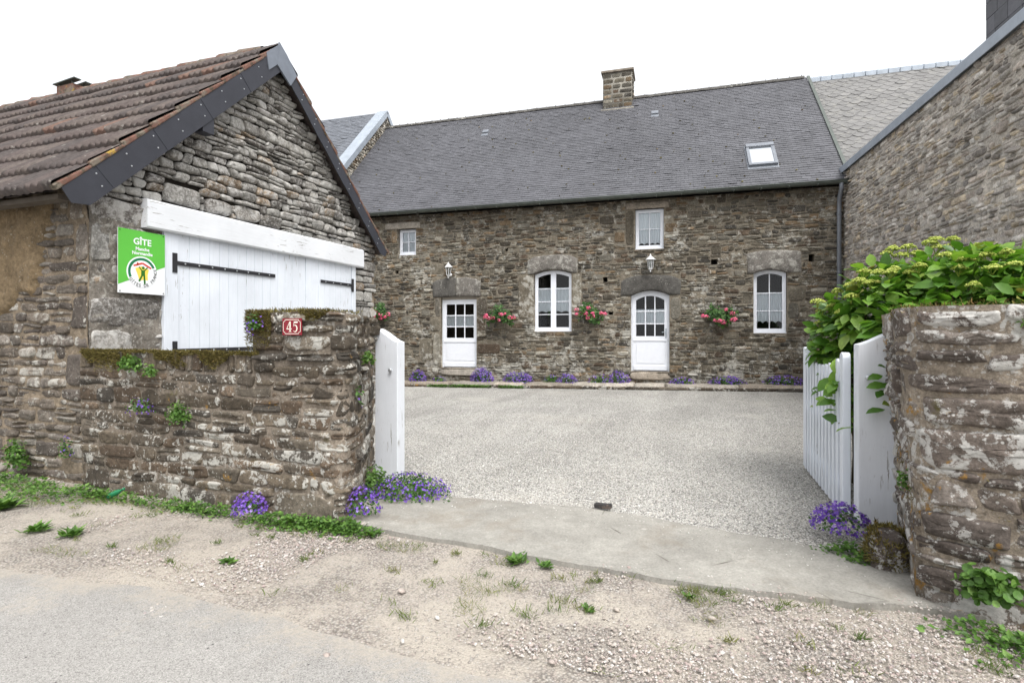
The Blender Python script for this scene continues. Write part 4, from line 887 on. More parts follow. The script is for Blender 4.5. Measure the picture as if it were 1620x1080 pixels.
# reveals
for (a, b, c, d) in holes:
    dp = .2 if (c-a) > .3 else .3
    mb.add([hm(a,b,.0),hm(c,b,.0),hm(c,d,.0),hm(a,d,.0),hm(a,b,-dp),hm(c,b,-dp),hm(c,d,-dp),hm(a,d,-dp)], [(0,1,5,4),(1,2,6,5),(2,3,7,6),(3,0,4,7)], .5, 0)
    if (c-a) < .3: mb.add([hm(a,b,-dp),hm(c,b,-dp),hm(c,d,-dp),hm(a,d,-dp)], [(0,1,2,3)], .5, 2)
mb.build('facade_wall', [M['house_mortar'], M['house_stone'], M['dark']], ho, True)
# gable ends and back
mb = MB(); 
for x in (-14.6, -.02): mb.prism([(0,-.2),(7.8,-.2),(7.8,5.1),(3.9,9.4),(0,5.1)], lambda p, d: (d, p[0], p[1]), x, x+.02)
mb.box((-14.58, 7.6, -.2), (-.02, 7.8, 5.1)); mb.build('rear_wall', M['house_mortar'], ho)
# lintels
def lintel(a, b, c, d, oa, oc, rise, droop, joint=None, mat='granite'):
    mb = MB(); segs = [(a, c)] if joint is None else [(a, joint-.004), (joint+.004, c)]
    for (s0, s1) in segs:
        us = seq(s0, s1, 22); sd_ = rs.uniform(0, 50)
        def fn(U, T):
            cx, hw_ = (oa+oc)/2, (oc-oa)/2; x = (U-cx)/hw_
            vb = b+np.where(np.abs(x) < 1, rise*(1-x*x), 0)+0*U; vt = d-droop*((U-(a+c)/2)/((c-a)/2))**4
            edge = np.minimum(np.minimum((U-s0), (s1-U)), .03)/.03
            t_ = np.array([0, 0, .04, .12, .3, .5, .7, .88, .96, 1, 1]); wv_ = np.array([-.22, .02, .035, .045, .05, .05, .05, .045, .035, .01, -.05])
            tt = np.interp(T, range(11), t_); ww = np.interp(T, range(11), wv_); ww = np.where(ww > 0, ww*(.35+.65*edge), ww)
            v = vb+(vt-vb)*tt+np.where(tt > .5, .014, .0)*fbm(n2(U*5, T*0+sd_), 2); uu = U+np.where((U <= s0+1e-6) | (U >= s1-1e-6), .02*fbm(n2(U*0+sd_, v*5), 2), 0)
            return hm(uu, v, ww+.010*fbm(n2(U*8, v*8, sd_), 3)*(ww > 0))
        mb.grid(fn, us, range(11), rnd=rs.random())
        for ss in (s0, s1):
            T = np.arange(11.); P = fn(np.full((11, 1), ss), T[:, None])[:, 0]; Q = P.copy(); Q[:, 1] = .05
            mb.add(np.concatenate([P, Q]), [(i, i+1, i+12, i+11) for i in range(10)], .5)
    mb.build('lintel', M[mat], ho, True)
lintel(*lint[0], -10.60, -9.47, 0.02, .14, -10.12); lintel(*lint[1], -7.74, -6.67, .12, .14); lintel(*lint[2], -5.06, -4.06, .13, .16); lintel(*lint[3], -2.02, -1.25, .09, .06)
lintel(*lint[4], -12.02, -11.42, 0, .02, mat='kerbstone'); lintel(*lint[5], -4.945, -4.205, 0, .02, mat='kerbstone')
# windows and doors
def outline(x0, x1, z0, z1, rise, n=10):
    p = [(x0, z0), (x1, z0)]
    for i in range(n+1):
        t_ = i/n; x = x1+(x0-x1)*t_; p.append((x, z1-rise+rise*(1-(2*t_-1)**2)))
    return p
def ring(mb, A, B, y0, y1, mi=0):
    n = len(A); V = [(p[0], y0, p[1]) for p in A]+[(p[0], y0, p[1]) for p in B]+[(p[0], y1, p[1]) for p in A]+[(p[0], y1, p[1]) for p in B]; f = []
    for i in range(n):
        j = (i+1) % n; f += [(i, j, n+j, n+i), (2*n+j, 2*n+i, 3*n+i, 3*n+j), (j, i, 2*n+i, 2*n+j), (n+i, n+j, 3*n+j, 3*n+i)]
    mb.add(V, f, .5, mi)
def glazing(par, x0, x1, z0, z1, rise, cols, rows, y, st=.05, mid=0, bar=.022):
    """sash ring, glazing bars and glass filling x0..x1, z0..z1; returns x edges and z edges of the panes"""
    mb = MB(); A = outline(x0, x1, z0, z1, rise); ix0, ix1, iz0, iz1 = x0+st, x1-st, z0+st, z1-st
    B_ = outline(ix0, ix1, iz0, iz1, rise*.9); ring(mb, A, B_, y, y+.045)
    for i in range(1, cols):
        x = ix0+(ix1-ix0)*i/cols; b = (mid if mid and i*2 == cols else bar)/2; mb.box((x-b, y+(.002 if not mid else -.004), iz0-.005), (x+b, y+.04, iz1-rise*.9*(2*i/cols-1)**2+.006))
    for j in range(1, rows):
        z = iz0+(iz1-rise*.6-iz0)*j/rows; mb.box((ix0-.005, y+.005, z-bar/2), (ix1+.005, y+.037, z+bar/2))
    sash = mb
    gb = MB(); G = outline(ix0-.01, ix1+.01, iz0-.01, iz1+.01, rise*.9); gb.add([(p[0], y+.02, p[1]) for p in G], [tuple(range(len(G)))])
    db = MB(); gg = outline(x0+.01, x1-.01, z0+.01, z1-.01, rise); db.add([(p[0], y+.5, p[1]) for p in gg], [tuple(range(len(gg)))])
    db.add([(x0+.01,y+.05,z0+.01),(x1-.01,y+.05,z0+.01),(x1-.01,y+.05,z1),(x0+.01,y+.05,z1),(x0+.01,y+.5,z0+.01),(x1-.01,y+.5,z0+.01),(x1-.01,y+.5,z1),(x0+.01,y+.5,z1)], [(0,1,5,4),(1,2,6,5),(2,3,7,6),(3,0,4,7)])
    return sash, gb, db, (ix0, ix1, iz0, iz1)
def curtain(par, x0, x1, z0, z1, y, scal=0, nf=9):
    mb = MB(); us = seq(x0, x1, 60)
    def fn(U, T):
        k = (U-x0)/(x1-x0); lo = z0+scal*np.abs(np.sin(k*math.pi*4)); z = lo+(z1-lo)*T
        return np.stack([U, y+.012*np.sin(k*nf*6.283+.8*np.sin(k*9))*(1.1-.5*T), z], -1)
    mb.grid(fn, us, [0, .3, .7, 1]); mb.build('curtain', M['lace'], par, True)
def window(key, rise, cols, rows, mid, curts, label=None):
    a, b, c, d = OPEN[key]; y = .10
    mb = MB(); A = outline(a+.005, c-.005, b+.005, d-.004, rise); B_ = outline(a+.05, c-.05, b+.075, d-.05, rise); ring(mb, A, B_, y, y+.07); mb.box((a-.0, y-.05, b-.012), (c+.0, y+.01, b+.03))
    wn = mb.build('window', M['upvc'], ho, bevel=.004)
    if label: wn['label'] = label
    s_, gb, db, (ix0, ix1, iz0, iz1) = glazing(wn, a+.048, c-.048, b+.073, d-.048, rise, cols, rows, y+.015, .045, mid)
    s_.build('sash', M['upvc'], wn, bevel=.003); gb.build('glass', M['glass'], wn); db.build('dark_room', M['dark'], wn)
    for (f0, f1, sc) in curts: curtain(wn, ix0, ix1, iz0+(iz1-iz0)*f0, iz0+(iz1-iz0)*f1, y+.065, sc)
    return wn
window('win2', .11, 2, 4, .15, [(.28, .74, .035)], 'tall arched double window with four rows of panes')
window('win3', .08, 2, 3, 0, [(.10, .66, .05)], 'single arched window near the downpipe')
window('wul', 0, 2, 2, 0, [(.0, 1., 0)], 'smallest window under the eaves'); window('wu', 0, 2, 2, 0, [(.03, 1., .04)], 'upper window above the arched door')
def door(key, rise, headz, label):
    a, b, c, d = OPEN[key]; y = .10
    mb = MB(); A = outline(a+.004, c-.004, b+.004, headz, rise); B_ = outline(a+.045, c-.045, b+.006, headz-.045, rise); ring(mb, A, B_, y, y+.07)
    dr = mb.build('door', M['upvc'], ho, bevel=.003); dr['label'] = label
    x0, x1, z0, z1 = a+.047, c-.047, b+.02, headz-.047; zg = z0+(z1-z0)*.40
    s_, gb, db, (ix0, ix1, iz0, iz1) = glazing(dr, x0, x1, zg, z1, rise, 3, 3, y+.012, .085, 0, .03)
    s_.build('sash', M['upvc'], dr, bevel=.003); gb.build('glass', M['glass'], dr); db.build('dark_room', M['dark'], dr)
    curtain(dr, ix0, ix1, iz0+(iz1-iz0)*.33, iz0+(iz1-iz0)*.67, y+.065, 0)
    mb = MB(); mb.box((x0, y+.014, z0), (x1, y+.055, zg-.002)); mb.box((x0+.09, y+.004, z0+.19), (x1-.09, y+.02, zg-.075)); mb.box((x0+.02, y-.012, z0+.01), (x1-.02, y+.02, z0+.13)); mb.box((x0+.01, y-.01, zg-.045), (x1-.01, y+.02, zg-.01)); mb.build('lower_panel', M['upvc'], dr, bevel=.005)
    return dr, (x0, x1, z0, z1, y)
door('door1', 0, 2.54, 'square headed half-glazed white door')
mb = MB(); mb.box((-10.598, .10, 2.542), (-9.472, .17, 2.66)); mb.build('head_board', M['shaded_beige'], ho, bevel=.004)  # head of the door frame, its shade put into the beige colour
d2, (x0, x1, z0, z1, y) = door('door2', .13, 2.685, 'arched half-glazed white door with a lever handle')
mb = MB(); mb.box((x1-.06, y+.002, 1.42), (x1-.025, y+.012, 1.68)); mb.tube([(x1-.043, y+.004, 1.58), (x1-.043, y-.04, 1.58), (x1-.06, y-.045, 1.58), (x1-.15, y-.045, 1.575)], .009); mb.build('handle', M['zinc'], d2)
for (k, dz) in (('door1', 0), ('door2', 0)):
    a, b, c, d = OPEN[k]; mb = MB(); cells = rects([(a-.02, .30, c+.03, .52)]); stones(mb, hm, cells, .004, .03, (.05,.055), .01, (), 24, mi=0, rs=rs, rings=[(0,-4),(.12,.5),(.45,.85),(1.,1.),(2.2,1.02)]); mb.box((a, -.03, .50), (c, .2, .528)); mb.build('threshold', M['kerbstone'], ho, True)
# roof
RYL, RZL, EYL, EZL = 3.9, 9.50, -.32, 5.16
def slates(mb, p0, p1, x0, x1, expo, wid, thick=.008, seed=1, drop=0., shape=0, jit=.0):
    rs = np.random.default_rng(seed); p0 = np.array(p0, float); p1 = np.array(p1, float); d = p1-p0; L = np.linalg.norm(d); d /= L; nr = np.array([-d[1], d[0]])
    n = int(L/expo); rows = np.arange(n)
    nx = int((x1-x0)/wid)+2; R_, C_ = np.meshgrid(rows, np.arange(nx), indexing='ij'); R_ = R_.ravel(); C_ = C_.ravel()
    xa = x0+(C_-.5*(R_ % 2))*wid; xb = xa+wid-.004; xa = np.clip(xa, x0, x1); xb = np.clip(xb, x0, x1); ok = xb-xa > .02; R_, xa, xb = R_[ok], xa[ok], xb[ok]; m = len(R_)
    s0 = R_*L/n+rs.normal(0, .003+jit, m); s1 = (R_+1)*L/n+.03; lift = thick*1.9+rs.exponential(.0022+jit*.3, m); tw = rs.normal(0, .0022+jit*.2, m)
    def P(x, s_, h): return np.stack([x, p0[0]+d[0]*s_+nr[0]*h, p0[1]+d[1]*s_+nr[1]*h], -1)
    if shape == 0:
        V = np.stack([P(xa, s0, lift-thick-tw), P(xb, s0, lift-thick+tw), P(xa, s0, lift-tw), P(xb, s0, lift+tw), P(xb, s1, .004+0*s1), P(xa, s1, .004+0*s1), P(xa, s1, 0*s1-.01), P(xb, s1, 0*s1-.01)], 1)
        F = np.array([(0,1,3,2),(2,3,4,5),(0,2,5,6),(3,1,7,4)])
    else:
        xm = (xa+xb)/2; q = .30*(xb-xa); sd2 = s0-.0
        V = np.stack([P(xa, s0+q*1.2, lift-thick-tw), P(xa+q, s0, lift-thick), P(xb-q, s0, lift-thick), P(xb, s0+q*1.2, lift-thick+tw), P(xa, s0+q*1.2, lift-tw), P(xa+q, s0, lift), P(xb-q, s0, lift), P(xb, s0+q*1.2, lift+tw), P(xb, s1+q, .004+0*s1), P(xa, s1+q, .004+0*s1)], 1)
        F = np.array([(0,1,5,4),(1,2,6,5),(2,3,7,6),(5,6,8,9)]); F2 = np.array([(4,5,9),(6,7,8)])
    K = V.shape[1]; b0 = mb.n; r = np.clip(rs.normal(.5, .22, m), 0, 1); mb.v.append(V.reshape(-1, 3)); mb.n += m*K; mb.r.append(np.repeat(r, K)); mb.r2.append(np.repeat(r, K))
    off = (np.arange(m)*K)[:, None, None]+b0; mb.f.append(((off+F[None]).reshape(-1, 4), 0))
    if shape: mb.f.append(((off+F2[None]).reshape(-1, 3), 0))
    mb.add([(x0, *(p0-nr*.012)), (x1, *(p0-nr*.012)), (x1, *(p1-nr*.012)), (x0, *(p1-nr*.012))], [(0,1,2,3)], .4)
mb = MB(); slates(mb, (EYL, EZL), (RYL, RZL), -14.6, .02, .105, .21, seed=3)
mb.add([(-14.6, RYL, RZL), (.02, RYL, RZL), (.02, 8.1, EZL), (-14.6, 8.1, EZL)], [(0,1,2,3)], .4)
mb.build('slate_roof', M['slate'], ho)
RP = lambda x, s_, h=0.: (x, EYL+(RYL-EYL)*s_-.717*h, EZL+(RZL-EZL)*s_+.697*h)
# tufts of moss dotted on the slates
mb = MB(); n = 150; X = rng.uniform(-14.4, -.1, n); Sx = rng.random(n)**1.3*.95; P = np.array([RP(a, b, .02) for a, b in zip(X, Sx)])
pebbles(mb, P[:, 0], P[:, 1], P[:, 2], rng.uniform(.012, .038, n), PV, PF); mb.build('roof_moss', M['moss'], ho, props={'kind': 'stuff'})
# ridge: mortared crest with little upright nibs
mb = MB(); xs = np.arange(-14.6, .03, .15); rs = np.random.default_rng(8)
an = seq(-.3, math.pi+.3, 7); V = []
for x in xs:
    for a in an: V.append((x, RYL+.10*math.cos(a), RZL-.02+.085*math.sin(a)+rs.normal(0, .005)))
m_ = len(an); mb.add(V, [(r*m_+i, r*m_+i+1, (r+1)*m_+i+1, (r+1)*m_+i) for r in range(len(xs)-1) for i in range(m_-1)], .5)
for x in np.arange(-14.4, 0, .34): mb.box((x-.008, RYL-.02, RZL+.05), (x+.008, RYL+.02, RZL+.085+rs.uniform(0, .02)), .3)
mb.build('ridge_crest', M['granite'], ho, True)
# gutter and downpipe
mb = MB(); an = seq(math.pi, 2*math.pi, 9); V = []; xs = seq(-14.6, .0, 30)
for x in xs:
    for a in an: V.append((x, -.37+.075*math.cos(a), 5.165+.075*math.sin(a)))
m_ = len(an); mb.add(V, [(r*m_+i, r*m_+i+1, (r+1)*m_+i+1, (r+1)*m_+i) for r in range(len(xs)-1) for i in range(m_-1)])
mb.tube([(-14.6, -.445, 5.165), (0, -.445, 5.165)], .012, 6)
for x in np.arange(-14.3, 0, .62): mb.box((x-.012, -.447, 5.08), (x+.012, -.30, 5.10))
mb.box((-14.6, -.30, 5.10), (.0, -.28, 5.19)); mb.build('gutter', M['gutter'], ho, True)
mb = MB(); mb.tube([(-.15, -.37, 5.12), (-.15, -.36, 4.98), (-.13, -.12, 4.80), (-.13, -.10, 4.6), (-.13, -.10, .15)], .05, 12); 
for z in (4.4, 3.0, 1.6): mb.lathe([(.056, z), (.056, z+.04)], 12, (-.13, -.10, 0))
mb.build('downpipe', M['pipe'], ho, True)
# chimney on the ridge
chx0, chx1 = -6.24, -5.26
mb = MB(); fm = planemap((0, 3.5, 0), (1,0,0), (0,0,1), (0,-1,0)); mb.box((chx0+.01, 3.5, 8.85), (chx1-.01, 4.3, 10.28)); rs = np.random.default_rng(6)
cells = layout(chx0, chx1, 9.08, 10.26, (.13,.2), (.18,.44), (), rs, .1, .015); stones(mb, fm, cells, .022, .02, (.004,.016), .006, (), 14, rs=rs, jitter=.01, e=(4,8))
fm2 = planemap((chx1, 0, 0), (0,1,0), (0,0,1), (1,0,0)); cells = layout(3.5, 4.3, 9.4, 10.26, (.13,.2), (.18,.4), (), rs, .1, .015); stones(mb, fm2, cells, .02, .02, (.004,.016), .006, (), 14, rs=rs, jitter=.01)
mb.box((chx0-.05, 3.38, 8.85), (chx1+.05, 3.5, 9.03), mi=0)
ch = mb.build('chimney', [M['chim_mortar'], M['house_stone']], ho, True)
mb = MB(); mb.box((chx0-.05, 3.44, 10.28), (chx1+.05, 4.36, 10.36)); mb.build('cap_slab', M['kerbstone'], ch, bevel=.015)
# skylight and slate vents
def onroof(mb, x0, x1, s0, s1, h0, h1, mi=0):
    mb.add([RP(x0,s0,h0),RP(x1,s0,h0),RP(x1,s1,h0),RP(x0,s1,h0),RP(x0,s0,h1),RP(x1,s0,h1),RP(x1,s1,h1),RP(x0,s1,h1)], [(0,3,2,1),(4,5,6,7),(0,1,5,4),(1,2,6,5),(2,3,7,6),(3,0,4,7)], .5, mi)
mb = MB(); a, b, s0, s1 = -2.09, -1.40, .155, .325
onroof(mb, a, a+.075, s0, s1, .0, .09); onroof(mb, b-.075, b, s0, s1, .0, .09); onroof(mb, a+.075, b-.075, s0, s0+.014, .0, .09); onroof(mb, a-.0, b+.0, s1-.02, s1+.006, .0, .115)
onroof(mb, a-.03, b+.03, s0-.018, s1+.012, .012, .022); sk = mb.build('skylight', M['pipe'], ho, bevel=.006)
mb = MB(); onroof(mb, a+.075, b-.075, s0+.014, s1-.02, .03, .07); mb.build('pane', M['skyglass'], sk)
for x in (-10.22, -4.52):
    mb = MB(); onroof(mb, x-.11, x+.11, .765, .795, .0, .06); onroof(mb, x-.12, x+.12, .735, .765, .012, .02); mb.build('roof_vent', M['pipe'], ho, bevel=.004)
# ------------------------------------------------------------------ stone path along the foot of the facade
mb = MB(); pm = lambda u, v, w: np.stack(np.broadcast_arrays(u, v, w), -1); rs = np.random.default_rng(15)
ch_, sh_ = math.cos(HA), math.sin(HA)
def pathm(u, v, w):
    u, v, w = np.broadcast_arrays(u, v, w); x = HO[0]+u*ch_-v*sh_; y = HO[1]+u*sh_+v*ch_; return np.stack([x, y, w+np.clip(.12+.015*x, -.05, .25)*1.0], -1)
rism = lambda u, v, w: pathm(u, -.66-np.asarray(w), v)
cells = layout(-13.5, -.2, -.02, .10, (.11,.12), (.35,1.1), (), rs, 0, 0, 1, .03); stones(mb, rism, cells, .008, .03, (.0,.03), .02, (), 20, rs=rs, jitter=.015, mi=1)
cells = layout(-13.5, -.2, -.68, -.02, (.6,.66), (.7,1.5), (), rs, 0, .0, 1, .05)
stones(mb, pathm, cells, .008, .02, (.12,.135), .012, (), 26, rs=rs, jitter=.03, mi=0, e=(5,9), tilt=.04, base=.01, rings=[(0,.55),(.1,.3),(.45,.85),(1.,1.),(3,1.04)])
mb.add([pathm(np.array(a), np.array(b), np.array(.05)) for a, b in ((-13.5,-.62),(-.2,-.62),(-.2,0),(-13.5,0))], [(0,1,2,3)], .2)
o = mb.build('stone_path', [M['kerbstone'], M['front_stone']], None, True); o['kind'] = 'structure'

# ------------------------------------------------------------------ neighbours
lb = thing('left_house'.replace('left_', 'taller_'), 'taller blue slate roofed house behind the garage, with a zinc edged stone gable', 'house', HO, HA)
mb = MB(); slates(mb, (-.32, 5.78), (3.9, 10.12), -24, -14.72, .13, .24, seed=9, jit=.002)
mb.add([(-24,3.9,10.12),(-14.72,3.9,10.12),(-14.72,8.1,5.8),(-24,8.1,5.8)], [(0,1,2,3)], .5); mb.build('slate_roof', M['bluslate'], lb)
mb = MB(); lg = planemap((-14.62, 0, 0), (0,1,0), (0,0,1), (1,0,0)); sl = 4.34/4.22
mb.prism([(0,-.2),(7.8,-.2),(7.8,5.6),(3.9,10.0),(0,5.95)], lambda p, d: (d, p[0], p[1]), -14.9, -14.62); rs = np.random.default_rng(18)
cells = layout(0, 7.8, 5., 10., (.08,.13), (.14,.35), (), rs, .1, .02); cells = cells[(cells.mean(1)[:, 1] > 5.1+sl*np.minimum(cells.mean(1)[:, 0], 7.8-cells.mean(1)[:, 0]))]
stones(mb, lg, cells, .008, .02, (.01,.03), .01, [(-sl, 1, 5.95), (sl, 1, 5.95+sl*7.8)], 12, rs=rs)
mb.box((-24, 0, -.2), (-14.92, .25, 5.7)); mb.build('gable_wall', [M['right_mortar'], M['house_stone']], lb, True)
mb = MB()
for (p, q) in (((-.40,5.72),(3.9,10.14)), ((8.2,5.72),(3.9,10.14))):
    d = np.array(q)-np.array(p); d = d/np.linalg.norm(d); nn = np.array([-d[1], d[0]])*(1 if d[0] > 0 else -1)
    A = np.array(p); B_ = np.array(q); mb.prism([tuple(A+nn*.045), tuple(B_+nn*.045), tuple(B_-nn*.13), tuple(A-nn*.13)], lambda z, x: (x, z[0], z[1]), -14.60, -14.57)
    mb.prism([tuple(A+nn*.03), tuple(B_+nn*.03), tuple(B_+nn*.05), tuple(A+nn*.05)], lambda z, x: (x, z[0], z[1]), -15.02, -14.575)
mb.build('zinc_verge', M['zinc'], lb)

ob = thing('slate_roofed_annexe', 'lower range with pale lichened old slates between farmhouse and right hand gable wall', 'house', HO, HA)
mb = MB(); slates(mb, (-.0, 5.42), (3.9, 9.38), .10, 12, .19, .30, seed=19, shape=1, jit=.0015, thick=.007); mb.add([(.1,3.9,9.38),(12,3.9,9.38),(12,8,5.4),(.1,8,5.4)], [(0,1,2,3)], .5); mb.build('slate_roof', M['oldslate'], ob)
mb = MB(); mb.box((.1, .05, -.2), (12, 7.8, 5.36)); mb.build('wall', M['right_mortar'], ob)
mb = MB(); mb.box((.08, 3.82, 9.36), (12, 3.98, 9.47)); 
for k in range(40): mb.box((.1+.3*k, 3.80, 9.30), (.385+.3*k, 4.0, 9.44+.008*(k % 3)), .5)
mb.build('ridge_strip', M['zinc'], ob, bevel=.01)
mb = MB(); 
A = np.array((-.3, 5.20)); B_ = np.array((3.9, 9.53)); d = (B_-A)/np.linalg.norm(B_-A); nn = np.array([-d[1], d[0]])
mb.prism([tuple(A), tuple(B_), tuple(B_+nn*.03), tuple(A+nn*.03)], lambda z, x: (x, z[0], z[1]), .021, .10); mb.build('flashing', M['gutter'], ob)

rd = np.array([.0986, -.9951]); rn = np.array([.9951, .0986]); RA = math.atan2(rd[1], rd[0])
rb = thing('tall_stone_building', 'pale rubble stone building at right with zinc edged top and slate hung chimney', 'building', HO, RA)
# local: x along the wall from the farmhouse corner towards the lane, +y = left hand side normal = rn rotated; outward is -y side
rm_ = planemap((0,0,0), (1,0,0), (0,0,1), (0,-1,0))
mb = MB(); TOPZ = 5.44; mortar(mb, rm_, 0, 9.6, -.2, TOPZ, .12, (), amp=.025); rs = np.random.default_rng(91)
ex2 = []
for _ in range(120):
    a = rs.uniform(.2, 9); b = rs.uniform(.3, 5); q = (a, b, a+rs.uniform(.2,.36), b+rs.uniform(.1,.17))
    if all(q[2] < c[0]-.05 or q[0] > c[2]+.05 or q[3] < c[1]-.05 or q[1] > c[3]+.05 for c in ex2): ex2.append(q)
cells = layout(0, 9.6, 0, TOPZ, (.05,.095), (.09,.28), ex2, rs, .12, .035, .9, .02)
stones(mb, rm_, cells, .007, .022, (.0, .038), .012, (), 12, rings=[(0,-.6),(.15,.4),(.6,.85),(1.5,1.05)], rs=rs, jitter=.014, e=(2.4,4.6), tilt=.6)
stones(mb, rm_, rects(ex2), .007, .025, (.01,.04), .012, (), 16, rs=rs, jitter=.014)
mb.box((9.5, .05, -.2), (9.6, 6, TOPZ-.5)); mb.build('rubble_wall', [M['right_mortar'], M['right_stone']], rb, True)
mb = MB(); mb.box((-.1, -.09, TOPZ-.03), (9.7, -.075, TOPZ+.13)); mb.box((-.1, -.085, TOPZ+.12), (9.7, .3, TOPZ+.14)); mb.build('zinc_edge', M['zinc'], rb, bevel=.006)
mb = MB(); slates(mb, (-6., 2.6), (-.3, TOPZ+.1), 0, 1, .5, .5) if False else None
mb.add([(-.1, .25, TOPZ+.1), (9.7, .25, TOPZ+.1), (9.7, 6, TOPZ-2.2), (-.1, 6, TOPZ-2.2)], [(0,1,2,3)], .5); mb.build('slate_roof', M['slate'], rb)
# slate hung chimney rising behind the zinc edge
mb = MB(); cx0, cx1, cy0, cy1 = 4.64, 5.6, .55, 1.2; mb.box((cx0+.02, cy0+.02, 4.9), (cx1-.02, cy1-.02, 7.2)); z = 5.2; rs = np.random.default_rng(2)
while z < 7.1:
    for (p, q, ax) in ((cx0, cx1, 0), (cy0, cy1, 1)):
        u = p-rs.uniform(0, .1)
        while u < q:
            e_ = min(u+.31, q+.01); u0 = max(u, p-.01)
            if ax == 0: mb.box((u0+.003, cy0-.002-.006*rs.random(), z), (e_-.003, cy0+.02, z+.245), rs.random())
            else:
                mb.box((cx0-.002-.006*rs.random(), u0+.003, z), (cx0+.02, e_-.003, z+.245), rs.random()); mb.box((cx1-.02, u0+.003, z), (cx1+.006, e_-.003, z+.245), rs.random())
            u = e_
    z += .25
mb.build('chimney', M['slate'], rb, bevel=.003)

# ------------------------------------------------------------------ lanterns
def hl(x, y, z): 
    return (HO[0]+x*ch_-y*sh_, HO[1]+x*sh_+y*ch_, z)
M['lamp_white'] = flat_mat('lantern_white', (.74,.75,.76), .35, .05)
M['lamp_glass'] = M['glass']
def lantern(x, label):
    t = thing('wall_lantern', label, 'lantern', hl(x, -.02, 3.40), HA, 'white coach lanterns over the doors'); 
    mb = MB(); mb.lathe([(.05, 0), (.05, .015), (.03, .03)], 12); v = mb.v[-1]; mb.v[-1] = np.stack([v[:, 0], -v[:, 2], v[:, 1]-.12], 1)
    mb.tube([(0, -.02, -.12), (0, -.08, -.17), (0, -.15, -.19), (0, -.17, -.17)], .012, 8); mb.build('bracket', M['lamp_white'], t, True)
    c = (0, -.17, 0); mb = MB()
    mb.lathe([(.02,-.20),(.035,-.185),(.05,-.165),(.055,-.15)], 6, c); mb.lathe([(.012,-.24),(.02,-.225),(.012,-.205)], 8, c)
    for k in range(6):
        a = k*math.pi/3; mb.tube([(c[0]+.053*math.cos(a), c[1]+.053*math.sin(a), -.155), (c[0]+.088*math.cos(a), c[1]+.088*math.sin(a), .08)], .006, 5)
    mb.lathe([(.092,.07),(.092,.085)], 6, c); mb.build('cage', M['lamp_white'], t)
    mb = MB(); mb.lathe([(.128,.08),(.125,.09),(.075,.135),(.03,.175),(.02,.19),(.022,.205),(.008,.235)], 6, c); mb.build('hood', M['lamp_white'], t)
    mb = MB(); mb.lathe([(.048,-.15),(.084,.075)], 6, c); mb.build('glass', M['glass'], t)
    mb = MB(); mb.lathe([(.015,-.12),(.018,-.05),(.03,-.02),(.032,.02),(.015,.05)], 10, c); mb.build('bulb', M['lamp_white'], t, True)
lantern(-10.28, 'white coach lantern above the square headed door'); lantern(-4.54, 'white coach lantern between the arched door and the window above it')

# ------------------------------------------------------------------ geranium planters on the facade
M['terr_pot'] = flat_mat('planter_clay', (.06,.045,.035), .7, .2)
def geranium(x, z, wid, hgt, nb, label, seed):
    r2 = np.random.default_rng(seed); t = thing('geranium_planter', label, 'flower planter', hl(x, -.06, z), HA, 'pink geranium planters hung on the facade')
    mb = MB(); us = np.arange(9); V = []
    for (zz, s_) in ((-.16, .55), (-.12, .75), (0, 1.), (.02, 1.04), (.02, .9)):
        for i in range(9): a = math.pi*i/8; V.append((.20*s_*math.cos(a), -.17*s_*math.sin(a), zz))
    mb.add(V, [(r*9+i, r*9+i+1, (r+1)*9+i+1, (r+1)*9+i) for r in range(4) for i in range(8)]+[tuple(range(8, -1, -1))]); mb.build('trough', M['terr_pot'], t, True)
    mb = MB(); n = 520; P = r2.normal(0, 1, (n, 3)); P /= np.linalg.norm(P, axis=1)[:, None]; P *= r2.uniform(.25, 1.05, n)[:, None]; P *= np.array([wid/2*.92, .17, hgt*.46]); P += np.array([0, -.17, .04]); P[:, 2] += .08*np.sin(P[:, 0]*9+seed)-.06*(np.abs(P[:, 0]) > wid*.3)
    N_ = P*np.array([1., 2., 1.])+np.array([0, -.5, .5])*.2+r2.normal(0, .12, P.shape); mb.inst(ROUND, RF, P, tang(N_/np.linalg.norm(N_, axis=1)[:, None]), N_, .058*r2.uniform(.6, 1.3, n)); 
    for k in range(20):
        e_ = P[r2.integers(n)]; mb.tube([(0, -.1, 0), (e_[0]*.5, e_[1]*.8-.03, e_[2]*.5+.03), tuple(e_)], .003, 4)
    mb.build('foliage', M['ger_leaf'], t)
    for k in range(nb):
        px_ = (k+.5)/nb*2-1+r2.normal(0, .12); c = np.array([px_*wid*.50, -.24-r2.uniform(0, .09), r2.uniform(-.55, .62)*hgt*.5*(1.1-.3*abs(px_))])
        mb = MB(); n = 22; d = r2.normal(0, 1, (n, 3)); d /= np.linalg.norm(d, axis=1)[:, None]; d[:, 1] = -np.abs(d[:, 1]); rr = r2.uniform(.042, .066)
        mb.inst(STAR*np.array([1,1,.6]), STF, c+d*rr*np.array([1.15, .8, .85]), tang(d), d+r2.normal(0, .2, d.shape), .046*r2.uniform(.8, 1.2, n)); mb.tube([(c[0]*.7, -.15, c[2]*.6-.02), tuple(c+np.array([0, .02, -.01]))], .003, 4)
        mb.build('bloom', M['ger_flower'], t)
geranium(-12.53, 2.10, .66, .58, 8, 'pink geranium planter just above the gate post at the left', 1); geranium(-8.68, 2.02, 1.0, .56, 9, 'pink geranium planter between the square headed door and the tall arched window', 2)
geranium(-6.12, 2.05, .76, .56, 10, 'pink geranium planter between the tall arched window and the arched door', 3); geranium(-2.82, 1.98, .88, .56, 9, 'pink geranium planter between the arched door and the arched window at the right', 4)

